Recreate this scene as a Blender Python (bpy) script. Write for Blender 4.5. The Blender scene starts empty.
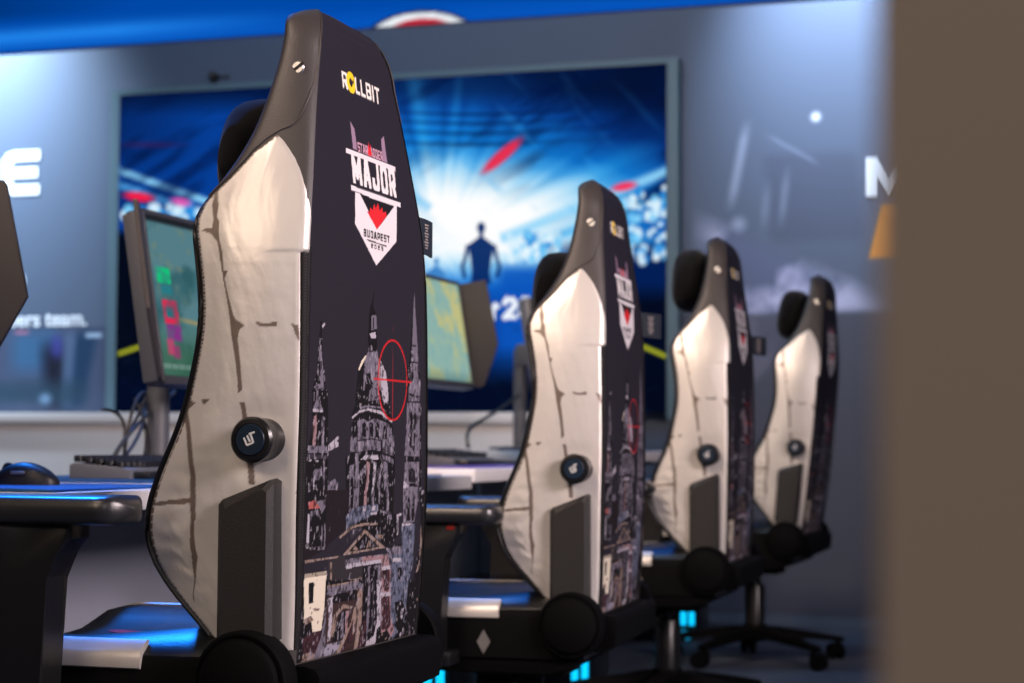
import bpy, bmesh, math, random
import numpy as np
from mathutils import Vector, Matrix
random.seed(4); RNG = np.random.RandomState(7)
PI = math.pi
scene = bpy.context.scene
COL = scene.collection
ROW_Z0,ROW_DZ=0.44,0.02
ROW_XB=[0.2575,0.2581,0.2591,0.2605,0.2622,0.2637,0.2649,0.2659,0.2668,0.2675,0.2682,0.2688,0.2693,0.2697,0.2701,0.2703,0.2705,0.2707,0.2708,0.2708,0.2709,0.2709,0.2708,0.2708,0.2706,0.2705,0.2702,0.2700,0.2697,0.2694,0.2689,0.2682,0.2672,0.2658,0.2642,0.2623,0.2602,0.2581,0.2561,0.2541,0.2521,0.2500,0.2478,0.2457,0.2439,0.2427]
ROW_W=[0.2283,0.2287,0.2294,0.2305,0.2315,0.2324,0.2331,0.2339,0.2347,0.2355,0.2361,0.2366,0.2368,0.2368,0.2366,0.2363,0.2358,0.2353,0.2346,0.2341,0.2336,0.2331,0.2326,0.2321,0.2314,0.2305,0.2296,0.2285,0.2272,0.2252,0.2225,0.2188,0.2144,0.2094,0.2038,0.1979,0.1919,0.1857,0.1794,0.1727,0.1656,0.1580,0.1499,0.1424,0.1365,0.1324]
ROW_XF=[0.1759,0.1732,0.1665,0.1540,0.1370,0.1177,0.0990,0.0827,0.0697,0.0611,0.0567,0.0569,0.0604,0.0663,0.0739,0.0826,0.0915,0.0997,0.1065,0.1119,0.1166,0.1209,0.1246,0.1274,0.1287,0.1287,0.1271,0.1248,0.1220,0.1192,0.1170,0.1173,0.1221,0.1317,0.1438,0.1560,0.1665,0.1747,0.1808,0.1854,0.1890,0.1917,0.1938,0.1952,0.1962,0.1968]
ART=[("k",[-912,4621,-937,4468,-972,4262,-1022,4174,-1019,4086,-807,4091,-823,4181,-847,4288,-884,4471,-886,4622]),
("l",[-845,4614,-837,4598,-877,4571,-885,4590]),
("g",[-923,4458,-897,4459,-867,4309,-850,4180,-903,4178,-913,4340,-929,4360]),
("g",[-1009,4175,-930,4199,-836,4180,-835,4137,-875,4136,-903,4167,-982,4154]),
("g",[-968,4128,-934,4134,-932,4080,-967,4080]),
("k",[17,4902,-5,4830,-45,4781,-76,4721,-76,4629,-96,4559,-74,4457,-207,4394,-278,4289,-316,4096,353,4113,285,4264,157,4399,78,4465,77,4546,61,4731,7,4785,32,4903]),
("g",[-30,4713,61,4725,77,4627,-30,4609]),
("k",[0,4704,18,4705,19,4624,-6,4622]),
("l",[-60,4584,46,4602,62,4557,-30,4552]),
("g",[-104,4444,63,4464,110,4432,117,4107,-50,4102,-23,4207,-116,4295,-147,4351]),
("k",[-116,4295,-56,4303,22,4220,-7,4184,-54,4251]),
("p",[94,4425,141,4410,164,4108,117,4107]),
("l",[141,4410,252,4321,303,4194,305,4111,170,4108,158,4329]),
("c",[-133,4426,-118,4421,-249,4312,-264,4323,-207,4382]),
("g",[-161,4339,-131,4317,-155,4100,-185,4099]),
("k",[842,4968,805,4806,738,4425,689,4375,695,4121,915,4127]),
("g",[848,4957,867,4811,907,4605,933,4422,944,4361,987,4288,967,4128,728,4122,726,4231,776,4257,757,4329,772,4427,804,4599,822,4808]),
("k",[755,4426,926,4427,926,4413,756,4409]),
("k",[788,4549,890,4548,890,4540,788,4539]),
("k",[775,4281,807,4355,842,4332,826,4283,782,4263]),
("k",[909,4384,987,4313,946,4287]),
("k",[744,4183,949,4164,949,4150,744,4165]),
("k",[-1034,4152,-782,4160,-745,3410,-1154,3420,-1160,3726,-1085,3779,-1026,3896]),
("g",[-969,4154,-942,4155,-927,4080,-872,4038,-858,4011,-1017,4008,-1005,4046,-967,4090]),
("l",[-1017,4026,-858,4025,-858,4010,-1022,4009]),
("p",[-1008,3976,-963,3988,-949,3950,-968,3784,-1015,3784]),
("g",[-883,3973,-838,3985,-830,3779,-875,3779]),
("g",[-1073,3784,-781,3779,-779,3736,-1083,3736]),
("d",[-1160,3726,-765,3725,-763,3698,-1158,3699]),
("l",[-1068,3688,-1029,3691,-1028,3683,-1067,3681]),
("l",[-963,3688,-910,3688,-923,3675,-962,3675]),
("g",[-998,3608,-960,3629,-894,3629,-852,3601,-837,3569,-878,3585,-902,3554,-942,3554,-982,3555]),
("l",[-995,3566,-977,3565,-966,3512,-992,3512]),
("g",[-843,3682,-816,3682,-799,3412,-826,3412]),
("d",[-1083,3514,-1031,3513,-1024,3417,-1089,3419]),
("l",[-768,3785,-606,3851,-583,3835,-632,3813,-590,3807,-594,3780,-698,3758,-758,3747]),
("g",[-763,3551,-713,3540,-646,3561,-583,3527,-598,3472,-679,3441,-718,3409,-753,3410]),
("k",[-371,4004,-374,3724,-473,3702,-439,3403,454,3380,467,3664,425,3865,355,4041,287,4192,-231,4176]),
("g",[-52,4182,115,4187,164,4119,-80,4101]),
("l",[168,4189,303,4193,306,4087,211,4108]),
("g",[-228,4058,-109,4072,165,4072,292,4028,165,4055,-79,4061,-227,4041]),
("l",[-371,3984,-256,4029,-79,4053,166,4037,389,3971,390,3953,167,4014,-78,4035,-241,4016,-356,3973]),
("g",[-268,3961,-166,3974,-76,3958,45,3983,168,3968,326,3946,355,3853,367,3735,208,3770,174,3828,-11,3839,-263,3826]),
("k",[-176,3849,-179,3934,-144,3957,-111,3935,-107,3847]),
("k",[-47,3850,-51,3941,-22,3962,16,3942,19,3848]),
("k",[65,3845,62,3937,98,3961,138,3938,142,3840]),
("k",[211,3840,217,3922,247,3940,286,3911,290,3829]),
("g",[-262,3817,-10,3829,174,3819,178,3747,-7,3758,-259,3741]),
("g",[190,3805,429,3770,432,3711,193,3741]),
("k",[168,3828,205,3828,210,3724,172,3735]),
("g",[-388,3836,-352,3870,-350,3836,-278,3848,-274,3747,-389,3741]),
("g",[343,3923,426,3853,436,3770,364,3794]),
("l",[-212,3685,-125,3718,117,3718,134,3689,-94,3690]),
("g",[194,3729,434,3688,436,3652,227,3689]),
("g",[-398,3646,-312,3657,-295,3399,-382,3401]),
("k",[-372,3546,-351,3579,-320,3545,-313,3444,-365,3445]),
("g",[-302,3736,-244,3736,-199,3397,-281,3399]),
("p",[-93,3678,-32,3667,-40,3541,-74,3393,-119,3395,-91,3542]),
("l",[44,3666,105,3666,66,3540,59,3390,16,3391,30,3540]),
("g",[138,3631,176,3608,191,3387,139,3388]),
("g",[228,3677,307,3665,352,3383,263,3385]),
("g",[-206,3577,-164,3628,-104,3610,-102,3576,-133,3599,-175,3566]),
("g",[63,3586,92,3620,140,3596,126,3562,100,3591]),
("g",[695,4108,967,4115,983,3710,654,3711,685,3903]),
("k",[765,4025,798,4050,822,4026,813,3905,759,3916]),
("k",[850,4027,883,4040,901,4015,881,3905,847,3911]),
("k",[760,3886,814,3890,808,3783,757,3783]),
("k",[848,3887,882,3887,875,3808,844,3802]),
("k",[774,3789,876,3789,868,3741,844,3741,832,3774,775,3773]),
("k",[694,3705,966,3704,950,3673,689,3675]),
("g",[670,3669,978,3667,983,3428,645,3435]),
("k",[756,3517,767,3602,823,3626,886,3595,909,3509]),
("d",[789,3517,808,3589,852,3601,881,3516]),
("l",[655,3531,758,3481,709,3470,642,3474]),
("k",[773,3505,943,3509,962,3478,775,3481]),
("g",[644,3447,982,3453,1006,3367,643,3376]),
("k",[716,3374,745,3433,796,3432,800,3372]),
("k",[834,3371,846,3431,897,3430,913,3369]),
("k",[971,4115,1012,4116,1041,3366,999,3367]),
("n",[-750,3485,-402,3479,-422,3213,-677,3125,-807,3077,-1090,3027,-1080,2763,-1159,3493]),
("k",[-1107,3492,-777,3486,-754,3085,-1072,3100]),
("r2",[-1063,3412,-946,3420,-862,3364,-1046,3366]),
("g",[-1019,3353,-901,3354,-871,3305,-939,3329,-990,3314,-1014,3289]),
("g",[-946,3414,-786,3421,-787,3367,-846,3326,-876,3370]),
("l",[-1064,3333,-1031,3332,-1022,3109,-1061,3110]),
("g",[-839,3256,-818,3255,-811,3109,-832,3110]),
("g",[-795,3270,-773,3269,-761,3096,-783,3097]),
("g",[-890,3104,-770,3105,-776,3084,-883,3089]),
("k",[-402,3479,448,3462,470,3072,329,3055,-86,3200,-421,3202]),
("g",[-388,3478,-287,3476,-289,3320,-386,3278]),
("k",[-368,3478,-316,3477,-312,3354,-357,3344]),
("b",[-431,3302,-277,3353,-102,3365,156,3364,145,3318,85,3297,-181,3260,-421,3207]),
("l",[-136,3349,-86,3359,-83,3325,-128,3324]),
("l",[19,3356,111,3356,107,3325,22,3327]),
("l",[-7,3305,130,3313,131,3295,24,3296]),
("g",[-287,3476,-214,3475,-219,3351,-276,3342]),
("p",[-125,3473,-65,3472,-72,3364,-116,3362]),
("g",[10,3471,71,3470,64,3364,18,3365]),
("g",[148,3468,179,3467,187,3363,156,3364]),
("g",[288,3465,345,3464,372,3299,318,3301]),
("g",[206,3322,413,3298,435,3244,370,3253,350,3288,208,3304]),
("t",[-543,3162,-323,3231,-90,3240,153,3231,154,3219,-88,3223,-307,3212,-514,3148]),
("d",[-320,3198,-147,3219,-145,3196,-397,3112,-426,3124]),
("t",[-459,3035,-86,3196,323,3046,-444,3029]),
("k",[-356,3054,-82,3168,197,3059,-246,3049]),
("t",[-305,3058,-250,3088,-188,3055]),
("g",[-160,3062,-123,3133,-65,3065]),
("t",[-41,3068,-2,3117,49,3068]),
("g",[64,3068,92,3089,141,3062]),
("t",[146,3150,272,3139,266,3111,196,3119]),
("o",[-717,3040,-416,3029,-394,2856,-695,2832]),
("t",[-1077,3027,-528,3030,-527,3021,-1075,3011]),
("t",[-668,2994,-640,2992,-627,2850,-654,2846]),
("g",[-412,2999,414,3004,444,2897,252,2919,248,2949,-405,2944]),
("p",[-123,3003,367,2995,426,2909,283,2918,247,2955,-102,2953]),
("l",[-408,2966,246,2966,249,2940,-390,2934]),
("o",[-404,2935,-100,2939,-86,2837,-391,2840]),
("d",[-366,2899,-300,2901,-302,2856,-365,2854]),
("g",[330,3041,652,3046,665,2944,470,2942]),
("k",[329,3055,650,3058,652,3043,330,3039]),
("b",[447,2991,659,2986,719,2629,495,2646]),
("l",[467,2960,647,2957,650,2927,471,2934]),
("p",[252,2919,448,2914,488,2646,295,2661]),
("m",[287,2888,430,2886,451,2755,377,2725,322,2764]),
("l",[268,2913,442,2909,446,2885,281,2885]),
("l",[297,2730,472,2728,478,2694,302,2701]),
("m",[314,2692,463,2689,472,2648,321,2659]),
("k",[-99,2930,219,2931,248,2664,-60,2687]),
("g",[0,2928,36,2928,77,2677,40,2680]),
("g",[112,2927,236,2923,302,2660,232,2665,194,2888,130,2903]),
("b",[634,3202,919,3197,919,3052,921,2906,857,2776,872,2618,713,2630]),
("g",[644,3459,999,3452,908,3210,666,3210]),
("l",[640,3210,884,3205,785,3188,641,3193]),
("k",[747,3228,742,3384,774,3408,799,3383,804,3226]),
("k",[848,3224,843,3382,876,3393,901,3381,893,3223]),
("k",[590,2888,673,2883,681,2787,613,2804]),
("k",[463,3285,527,3283,544,3128,486,3071]),
("l",[527,3283,625,3286,633,3273,568,3264,570,3127,544,3128]),
("k",[999,3452,1063,3143,969,2818,906,2615,1205,2593,1176,3077,1149,3449]),
("t",[1058,3192,1098,3056,1052,2837,985,2823,1058,2910]),
("c",[-1066,2936,-723,2937,-719,2904,-729,2737,-1054,2761]),
("c2",[-1067,2942,-723,2936,-720,2910,-1064,2915]),
("k",[-990,2882,-903,2884,-891,2749,-971,2755]),
("n",[-709,2833,-103,2855,-75,2688,-721,2737]),
("g",[-695,2829,-104,2857,-79,2791,-183,2798,-699,2767]),
("t",[-684,2845,-104,2860,-103,2850,-682,2831]),
("l",[-185,2809,-51,2800,-60,2687,-105,2691,-164,2774]),
("k",[-1055,2269,-1095,2903,1114,2761,1177,2284,81,2313]),
("c",[-1078,2902,-730,2879,-724,2687,-745,2542,-882,2544,-927,2643,-1031,2617]),
("k",[-1002,2877,-916,2876,-908,2741,-980,2736]),
("t",[-1035,2640,-929,2655,-878,2621,-1015,2600]),
("k",[-991,2598,-906,2601,-901,2521,-977,2508]),
("t",[-914,2706,-788,2692,-810,2678,-886,2684]),
("m",[-1026,2512,-882,2544,-743,2536,-753,2396,-992,2311]),
("t",[-1012,2402,-905,2411,-911,2372,-781,2409,-796,2340,-961,2288,-1037,2284]),
("g",[-826,2383,-735,2495,-696,2674,-668,2662,-648,2436,-715,2296,-839,2294]),
("m2",[-700,2766,-173,2770,-66,2370,-460,2305,-640,2303]),
("k",[-644,2765,-173,2770,-162,2706,-588,2712]),
("g",[-697,2832,-156,2834,-55,2804,-64,2778,-202,2780,-636,2766,-702,2781]),
("t",[-698,2839,-157,2843,-156,2833,-697,2829]),
("l",[-683,2744,-596,2758,-571,2562,-575,2460,-626,2455,-638,2639]),
("t",[-591,2502,-547,2632,-402,2692,-235,2664,-259,2648,-396,2664,-487,2622,-511,2526,-540,2477]),
("k",[-547,2447,-500,2535,-455,2629,-406,2646,-257,2640,-303,2476,-403,2444]),
("g",[-428,2627,-386,2641,-355,2468,-405,2454]),
("p",[-352,2642,-290,2639,-292,2486,-332,2484]),
("b2",[-648,2436,-363,2440,-395,2402,-615,2306,-715,2299]),
("t",[-353,2460,-239,2554,-207,2657,-160,2695,-144,2493,-383,2318,-538,2308]),
("m",[-299,2455,-235,2533,-205,2583,-189,2445,-334,2344,-413,2341]),
("t",[-175,2781,-78,2779,-44,2538,-88,2330,-155,2320,-123,2523]),
("m",[-18,2546,37,2552,55,2401,-6,2332,-74,2328]),
("g",[25,2831,68,2828,94,2526,75,2410,47,2508]),
("d",[111,2825,140,2824,183,2507,157,2456]),
("l",[184,2821,271,2815,324,2484,257,2458,250,2328,51,2326,70,2389,207,2419,251,2512]),
("p",[271,2815,474,2802,532,2522,619,2425,527,2348,353,2416]),
("m",[323,2692,455,2693,535,2466,466,2439,346,2450]),
("m",[316,2812,435,2805,447,2738,345,2729]),
("l",[288,2722,481,2713,487,2685,293,2694]),
("b",[456,2803,854,2778,825,2610,811,2465,623,2548,630,2447,700,2407,602,2349,527,2345,619,2425,523,2522]),
("k",[574,2629,725,2640,820,2566,784,2445,692,2441]),
("l",[683,2621,713,2624,704,2597]),
("l",[740,2572,787,2574,772,2541]),
("l",[722,2517,777,2522,753,2490]),
("l",[734,2387,773,2395,761,2351]),
("l",[789,2422,809,2431,811,2392]),
("k",[266,2411,466,2439,602,2347,544,2330,250,2326]),
("t",[353,2416,387,2422,373,2401]),
("t",[432,2382,476,2385,456,2363]),
("t",[1037,2629,1093,2625,1087,2608,1048,2607]),
("t",[1061,2438,1137,2431,1126,2409,1077,2408]),
("l2",[-382,5872,563,5870,562,5833,-384,5837]),
("l2",[-350,5610,610,5605,610,5568,-350,5575]),
("v",[-262,6079,-194,6035,-175,5886,-252,5887]),
("v",[378,6075,402,5876,318,5877,314,6039]),
("l2",[-281,5569,-312,5341,67,5083,478,5300,524,5568]),
("k2",[-191,5568,480,5566,95,5346]),
("r",[-91,5462,-32,5454,-13,5494,31,5479,67,5532,94,5497,144,5547,168,5491,221,5523,228,5485,293,5501,294,5465,95,5346]),
("k2",[-99,5257,271,5247,271,5237,-99,5247])]
CRACK=[[95,2215,407,2157,448,2126,508,2108,509,2055,540,2024,537,1976,615,1974,547,1955,609,1907,703,1860,768,1845,940,1829,841,1817,821,1795,875,1761,946,1710,1019,1659,942,1650,911,1684,792,1753,693,1804,621,1864,525,1942,486,2002,456,2055,351,2077,126,2089,372,2092,396,2117],
[1128,1839,1327,1834,1528,1840,1513,1827,1300,1824,1175,1829],
[1757,1833,1880,1831,1906,1786,1843,1803,1803,1820],
[62,1638,160,1629,222,1625,124,1608,156,1573,92,1573,71,1616],
[317,1635,483,1636,396,1620,350,1625],
[994,1625,1075,1626,1157,1574,1084,1574,1038,1608],
[-2,1633,71,1633,97,1605,186,1582,284,1549,386,1512,484,1475,580,1438,672,1373,705,1316,663,1316,597,1373,505,1438,333,1502,208,1549,95,1586],
[93,1361,321,1368,599,1374,616,1359,334,1356,97,1351],
[535,1435,593,1435,673,1370,686,1315,686,1217,550,1162,266,1097,289,1108,525,1162,605,1217,642,1315],
[1011,1624,1068,1614,1093,1623,1112,1605,1162,1577,1169,1570,1124,1570,1074,1596,1031,1610],
[1254,1473,1343,1473,1423,1411,1343,1411],
[1910,1393,1999,1394,2001,1386]]

# ------------------------------------------------------------------ helpers
def lin(c):
    r = []
    for v in c:
        v = v/255.0
        r.append(v/12.92 if v <= .04045 else ((v+.055)/1.055)**2.4)
    return r
def mat(name, rgb, rough=.5, metal=0., bump=0., scale=60., var=.0, spec=.5, attr=None, emit=0., emit_rgb=None, coat=0., sheen=0.):
    m = bpy.data.materials.new(name); m.use_nodes = True
    nt = m.node_tree; b = nt.nodes['Principled BSDF']
    c = lin(rgb)+[1]
    b.inputs['Base Color'].default_value = c
    b.inputs['Roughness'].default_value = rough; b.inputs['Metallic'].default_value = metal
    b.inputs['Specular IOR Level'].default_value = spec
    b.inputs['Coat Weight'].default_value = coat; b.inputs['Sheen Weight'].default_value = sheen
    tc = nt.nodes.new('ShaderNodeTexCoord')
    src = None
    if attr:
        a = nt.nodes.new('ShaderNodeAttribute'); a.attribute_name = attr; src = a.outputs['Color']
        if emit:
            nt.links.new(src, b.inputs['Emission Color']); b.inputs['Emission Strength'].default_value = emit
            b.inputs['Base Color'].default_value = (.0, .0, .0, 1); b.inputs['Specular IOR Level'].default_value = .0
        else:
            nt.links.new(src, b.inputs['Base Color'])
    elif emit:
        b.inputs['Emission Color'].default_value = lin(emit_rgb or rgb)+[1]; b.inputs['Emission Strength'].default_value = emit
    if bump or var:
        n = nt.nodes.new('ShaderNodeTexNoise'); n.inputs['Scale'].default_value = scale; n.inputs['Detail'].default_value = 4
        nt.links.new(tc.outputs['Object'], n.inputs['Vector'])
        if bump:
            bp = nt.nodes.new('ShaderNodeBump'); bp.inputs['Strength'].default_value = bump; bp.inputs['Distance'].default_value = .002
            nt.links.new(n.outputs['Fac'], bp.inputs['Height']); nt.links.new(bp.outputs['Normal'], b.inputs['Normal'])
        if var and not attr:
            mx = nt.nodes.new('ShaderNodeMix'); mx.data_type = 'RGBA'
            mx.inputs['A'].default_value = [v*(1-var) for v in c[:3]]+[1]; mx.inputs['B'].default_value = [min(1, v*(1+var)) for v in c[:3]]+[1]
            nt.links.new(n.outputs['Fac'], mx.inputs['Factor']); nt.links.new(mx.outputs['Result'], b.inputs['Base Color'])
    return m
def obj(name, bm, m, parent=None, smooth=True, auto=35):
    me = bpy.data.meshes.new(name)
    if isinstance(bm, bmesh.types.BMesh):
        bmesh.ops.recalc_face_normals(bm, faces=bm.faces[:]); bm.to_mesh(me); bm.free()
    else:
        me.from_pydata(bm[0], [], bm[1])
    o = bpy.data.objects.new(name, me); COL.objects.link(o)
    for mm in (m if isinstance(m, list) else [m]): me.materials.append(mm)
    if smooth:
        me.polygons.foreach_set('use_smooth', [True]*len(me.polygons))
        try: me.set_sharp_from_angle(angle=math.radians(auto))
        except Exception: pass
    if parent is not None: o.parent = parent
    return o
def thing(name, label, cat, loc=(0, 0, 0), rz=0, group=None):
    o = bpy.data.objects.new(name, None); o.empty_display_size = .05; COL.objects.link(o)
    o.location = loc; o.rotation_euler = (0, 0, rz); tag(o, label, cat, group); return o
def tag(o, label, cat, group=None):
    o['label'] = label; o['category'] = cat
    if group: o['group'] = group
    return o
def struct(o): o['kind'] = 'structure'; return o
def box(bm, c, s, bev=0., seg=2, rot=None):
    r = bmesh.ops.create_cube(bm, size=1.)
    vs = r['verts']
    bmesh.ops.scale(bm, vec=s, verts=vs)
    if bev:
        es = list({e for v in vs for e in v.link_edges})
        rr = bmesh.ops.bevel(bm, geom=es, offset=bev, segments=seg, profile=.5, affect='EDGES')
        vs = list({v for f in rr['faces'] for v in f.verts} | {v for v in vs if v.is_valid})
    if rot is not None: bmesh.ops.transform(bm, matrix=rot, verts=vs)
    bmesh.ops.translate(bm, vec=c, verts=vs)
    return vs
def lathe(bm, prof, M, n=32):
    rings = []
    for r, h in prof:
        rings.append([bm.verts.new(M @ Vector((r*math.cos(2*PI*i/n), r*math.sin(2*PI*i/n), h))) for i in range(n)] if r > 1e-6 else [bm.verts.new(M @ Vector((0, 0, h)))])
    for a, b in zip(rings, rings[1:]):
        for i in range(n):
            j = (i+1) % n
            if len(a) == 1: bm.faces.new((a[0], b[i], b[j]))
            elif len(b) == 1: bm.faces.new((a[i], b[0], a[j]))
            else: bm.faces.new((a[i], b[i], b[j], a[j]))
def axis(loc, d):
    d = Vector(d).normalized()
    return Matrix.Translation(loc) @ d.to_track_quat('Z', 'Y').to_matrix().to_4x4()
def cyl(bm, loc, d, r, h, ch=.003, n=32):
    ch = min(ch, r*.4, h*.4)
    lathe(bm, [(0, 0), (r-ch, 0), (r, ch), (r, h-ch), (r-ch, h), (0, h)], axis(loc, d), n)
def tube(bm, pts, r, n=8):
    pts = [Vector(p) for p in pts]; rings = []
    for i, p in enumerate(pts):
        d = (pts[min(i+1, len(pts)-1)]-pts[max(i-1, 0)]).normalized()
        M = Matrix.Translation(p) @ d.to_track_quat('Z', 'Y').to_matrix().to_4x4()
        rr = r[i] if isinstance(r, (list, tuple)) else r
        rings.append([bm.verts.new(M @ Vector((rr*math.cos(2*PI*k/n), rr*math.sin(2*PI*k/n), 0))) for k in range(n)])
    for a, b in zip(rings, rings[1:]):
        for k in range(n): bm.faces.new((a[k], a[(k+1) % n], b[(k+1) % n], b[k]))
    bm.faces.new(rings[0][::-1]); bm.faces.new(rings[-1])
def prism(bm, outline, fn0, fn1, bev=0.):
    """outline: 2-D points; fn0/fn1 map each to the two faces."""
    a = [bm.verts.new(fn0(*p)) for p in outline]; b = [bm.verts.new(fn1(*p)) for p in outline]
    n = len(a); fs = [bm.faces.new(a), bm.faces.new(b[::-1])]
    for i in range(n): fs.append(bm.faces.new((a[i], b[i], b[(i+1) % n], a[(i+1) % n])))
    if bev:
        es = list({e for f in fs[:2] for e in f.edges})
        bmesh.ops.bevel(bm, geom=es, offset=bev, segments=2, profile=.5, affect='EDGES')
def loft(bm, rings, closed=True, cap=True):
    R = [[bm.verts.new(p) for p in r] for r in rings]; n = len(R[0])
    for a, b in zip(R, R[1:]):
        for k in range(n if closed else n-1): bm.faces.new((a[k], a[(k+1) % n], b[(k+1) % n], b[k]))
    if cap: bm.faces.new(R[0][::-1]); bm.faces.new(R[-1])
def bez(p0, p1, p2, p3, n=16):
    r = []
    for i in range(n+1):
        t = i/n; r.append(tuple((1-t)**3*a+3*(1-t)**2*t*b+3*(1-t)*t*t*c+t**3*d for a, b, c, d in zip(p0, p1, p2, p3)))
    return r
def grid_mesh(name, P, C, m, parent=None, attr='print_col', mask=None):
    """P (ny,nx,3) points, C (ny,nx,3) linear colours -> mesh with a colour attribute."""
    ny, nx = P.shape[:2]
    idx = np.arange(ny*nx).reshape(ny, nx)
    q = np.stack([idx[:-1, :-1], idx[:-1, 1:], idx[1:, 1:], idx[1:, :-1]], -1).reshape(-1, 4)
    me = bpy.data.meshes.new(name)
    me.vertices.add(ny*nx); me.vertices.foreach_set('co', P.reshape(-1).astype(np.float32))
    me.loops.add(q.size); me.loops.foreach_set('vertex_index', q.reshape(-1).astype(np.int32))
    me.polygons.add(len(q)); me.polygons.foreach_set('loop_start', np.arange(0, q.size, 4, dtype=np.int32))
    me.polygons.foreach_set('use_smooth', np.ones(len(q), dtype=bool))
    me.update(calc_edges=True)
    ca = me.color_attributes.new(attr, 'FLOAT_COLOR', 'POINT')
    ca.data.foreach_set('color', np.concatenate([C.reshape(-1, 3), np.ones((ny*nx, 1))], 1).astype(np.float32).reshape(-1))
    me.materials.append(m)
    o = bpy.data.objects.new(name, me); COL.objects.link(o)
    if parent is not None: o.parent = parent
    return o
def L3(c):
    c = np.asarray(c, float)/255.
    return np.where(c <= .04045, c/12.92, ((c+.055)/1.055)**2.4)
class Canvas:
    def __init__(s, x0, x1, y0, y1, res, bg):
        s.x0, s.y0, s.res = x0, y0, res
        s.nx, s.ny = int(round((x1-x0)/res)), int(round((y1-y0)/res))
        s.im = np.empty((s.ny, s.nx, 3)); s.im[:] = L3(bg)
        s.cx = x0+(np.arange(s.nx)+.5)*res; s.cy = y0+(np.arange(s.ny)+.5)*res
    clip = None
    def poly(s, pts, rgb, a=1.):
        p = np.asarray(pts, float); lo, hi = p.min(0), p.max(0)
        if s.clip is not None: lo = np.maximum(lo, s.clip[:2]); hi = np.minimum(hi, s.clip[2:])
        i0, i1 = np.searchsorted(s.cx, [lo[0], hi[0]]); j0, j1 = np.searchsorted(s.cy, [lo[1], hi[1]])
        if i1 <= i0 or j1 <= j0: return
        X, Y = np.meshgrid(s.cx[i0:i1], s.cy[j0:j1]); ins = np.zeros(X.shape, bool)
        for (xa, ya), (xb, yb) in zip(p, np.roll(p, -1, 0)):
            if ya == yb: continue
            c = ((ya > Y) != (yb > Y)) & (X < (xb-xa)*(Y-ya)/(yb-ya)+xa); ins ^= c
        sub = s.im[j0:j1, i0:i1]; sub[ins] = sub[ins]*(1-a)+L3(rgb)*a
    def seg(s, a, b, tx, ty, rgb):
        (x0, y0), (x1, y1) = a, b
        d = math.hypot(x1-x0, y1-y0) or 1; dx, dy = (x1-x0)/d, (y1-y0)/d
        t = abs(dy)*tx+abs(dx)*ty; h = t/2
        ex, ey = dx*h*.98, dy*h*.98
        nx, ny = -dy*h, dx*h
        s.poly([(x0-ex+nx, y0-ey+ny), (x1+ex+nx, y1+ey+ny), (x1+ex-nx, y1+ey-ny), (x0-ex-nx, y0-ey-ny)], rgb)
    def text(s, word, x0, x1, y0, y1, rgb, tx, ty, gap=.22, colors=None, skip=()):
        wid = [GW.get(ch, 1.) for ch in word]
        unit = (x1-x0)/(sum(wid)+gap*(len(word)-1)); x = x0
        for i, (ch, w) in enumerate(zip(word, wid)):
            w *= unit
            if i not in skip:
                s.clip = (x, y0, x+w, y1)
                for pl in GLYPH[ch]:
                    q = [(x+tx/2+px*(w-tx), y0+ty/2+py*(y1-y0-ty)) for px, py in pl]
                    for a, b in zip(q, q[1:]): s.seg(a, b, tx, ty, rgb)
            x += w+gap*unit
        s.clip = None
        return unit
    def ring(s, cx, cy, r, t, rgb, n=64):
        o = [(cx+r*math.cos(2*PI*i/n), cy+r*math.sin(2*PI*i/n)) for i in range(n+1)]
        for a, b in zip(o, o[1:]): s.seg(a, b, t, t, rgb)
    def disc(s, cx, cy, rx, ry, rgb, a=1.):
        s.poly([(cx+rx*math.cos(2*PI*i/48), cy+ry*math.sin(2*PI*i/48)) for i in range(48)], rgb, a)
    def sample(s, X, Y):
        fx = np.clip((X-s.x0)/s.res-.5, 0, s.nx-1.001); fy = np.clip((Y-s.y0)/s.res-.5, 0, s.ny-1.001)
        i, j = fx.astype(int), fy.astype(int); a, b = (fx-i)[..., None], (fy-j)[..., None]
        return s.im[j, i]*(1-a)*(1-b)+s.im[j, i+1]*a*(1-b)+s.im[j+1, i]*(1-a)*b+s.im[j+1, i+1]*a*b
    def blur(s, n):
        for ax in (0, 1):
            for _ in range(n):
                a = np.roll(s.im, 1, ax); b = np.roll(s.im, -1, ax)
                s.im = (a+2*s.im+b)/4
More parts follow.
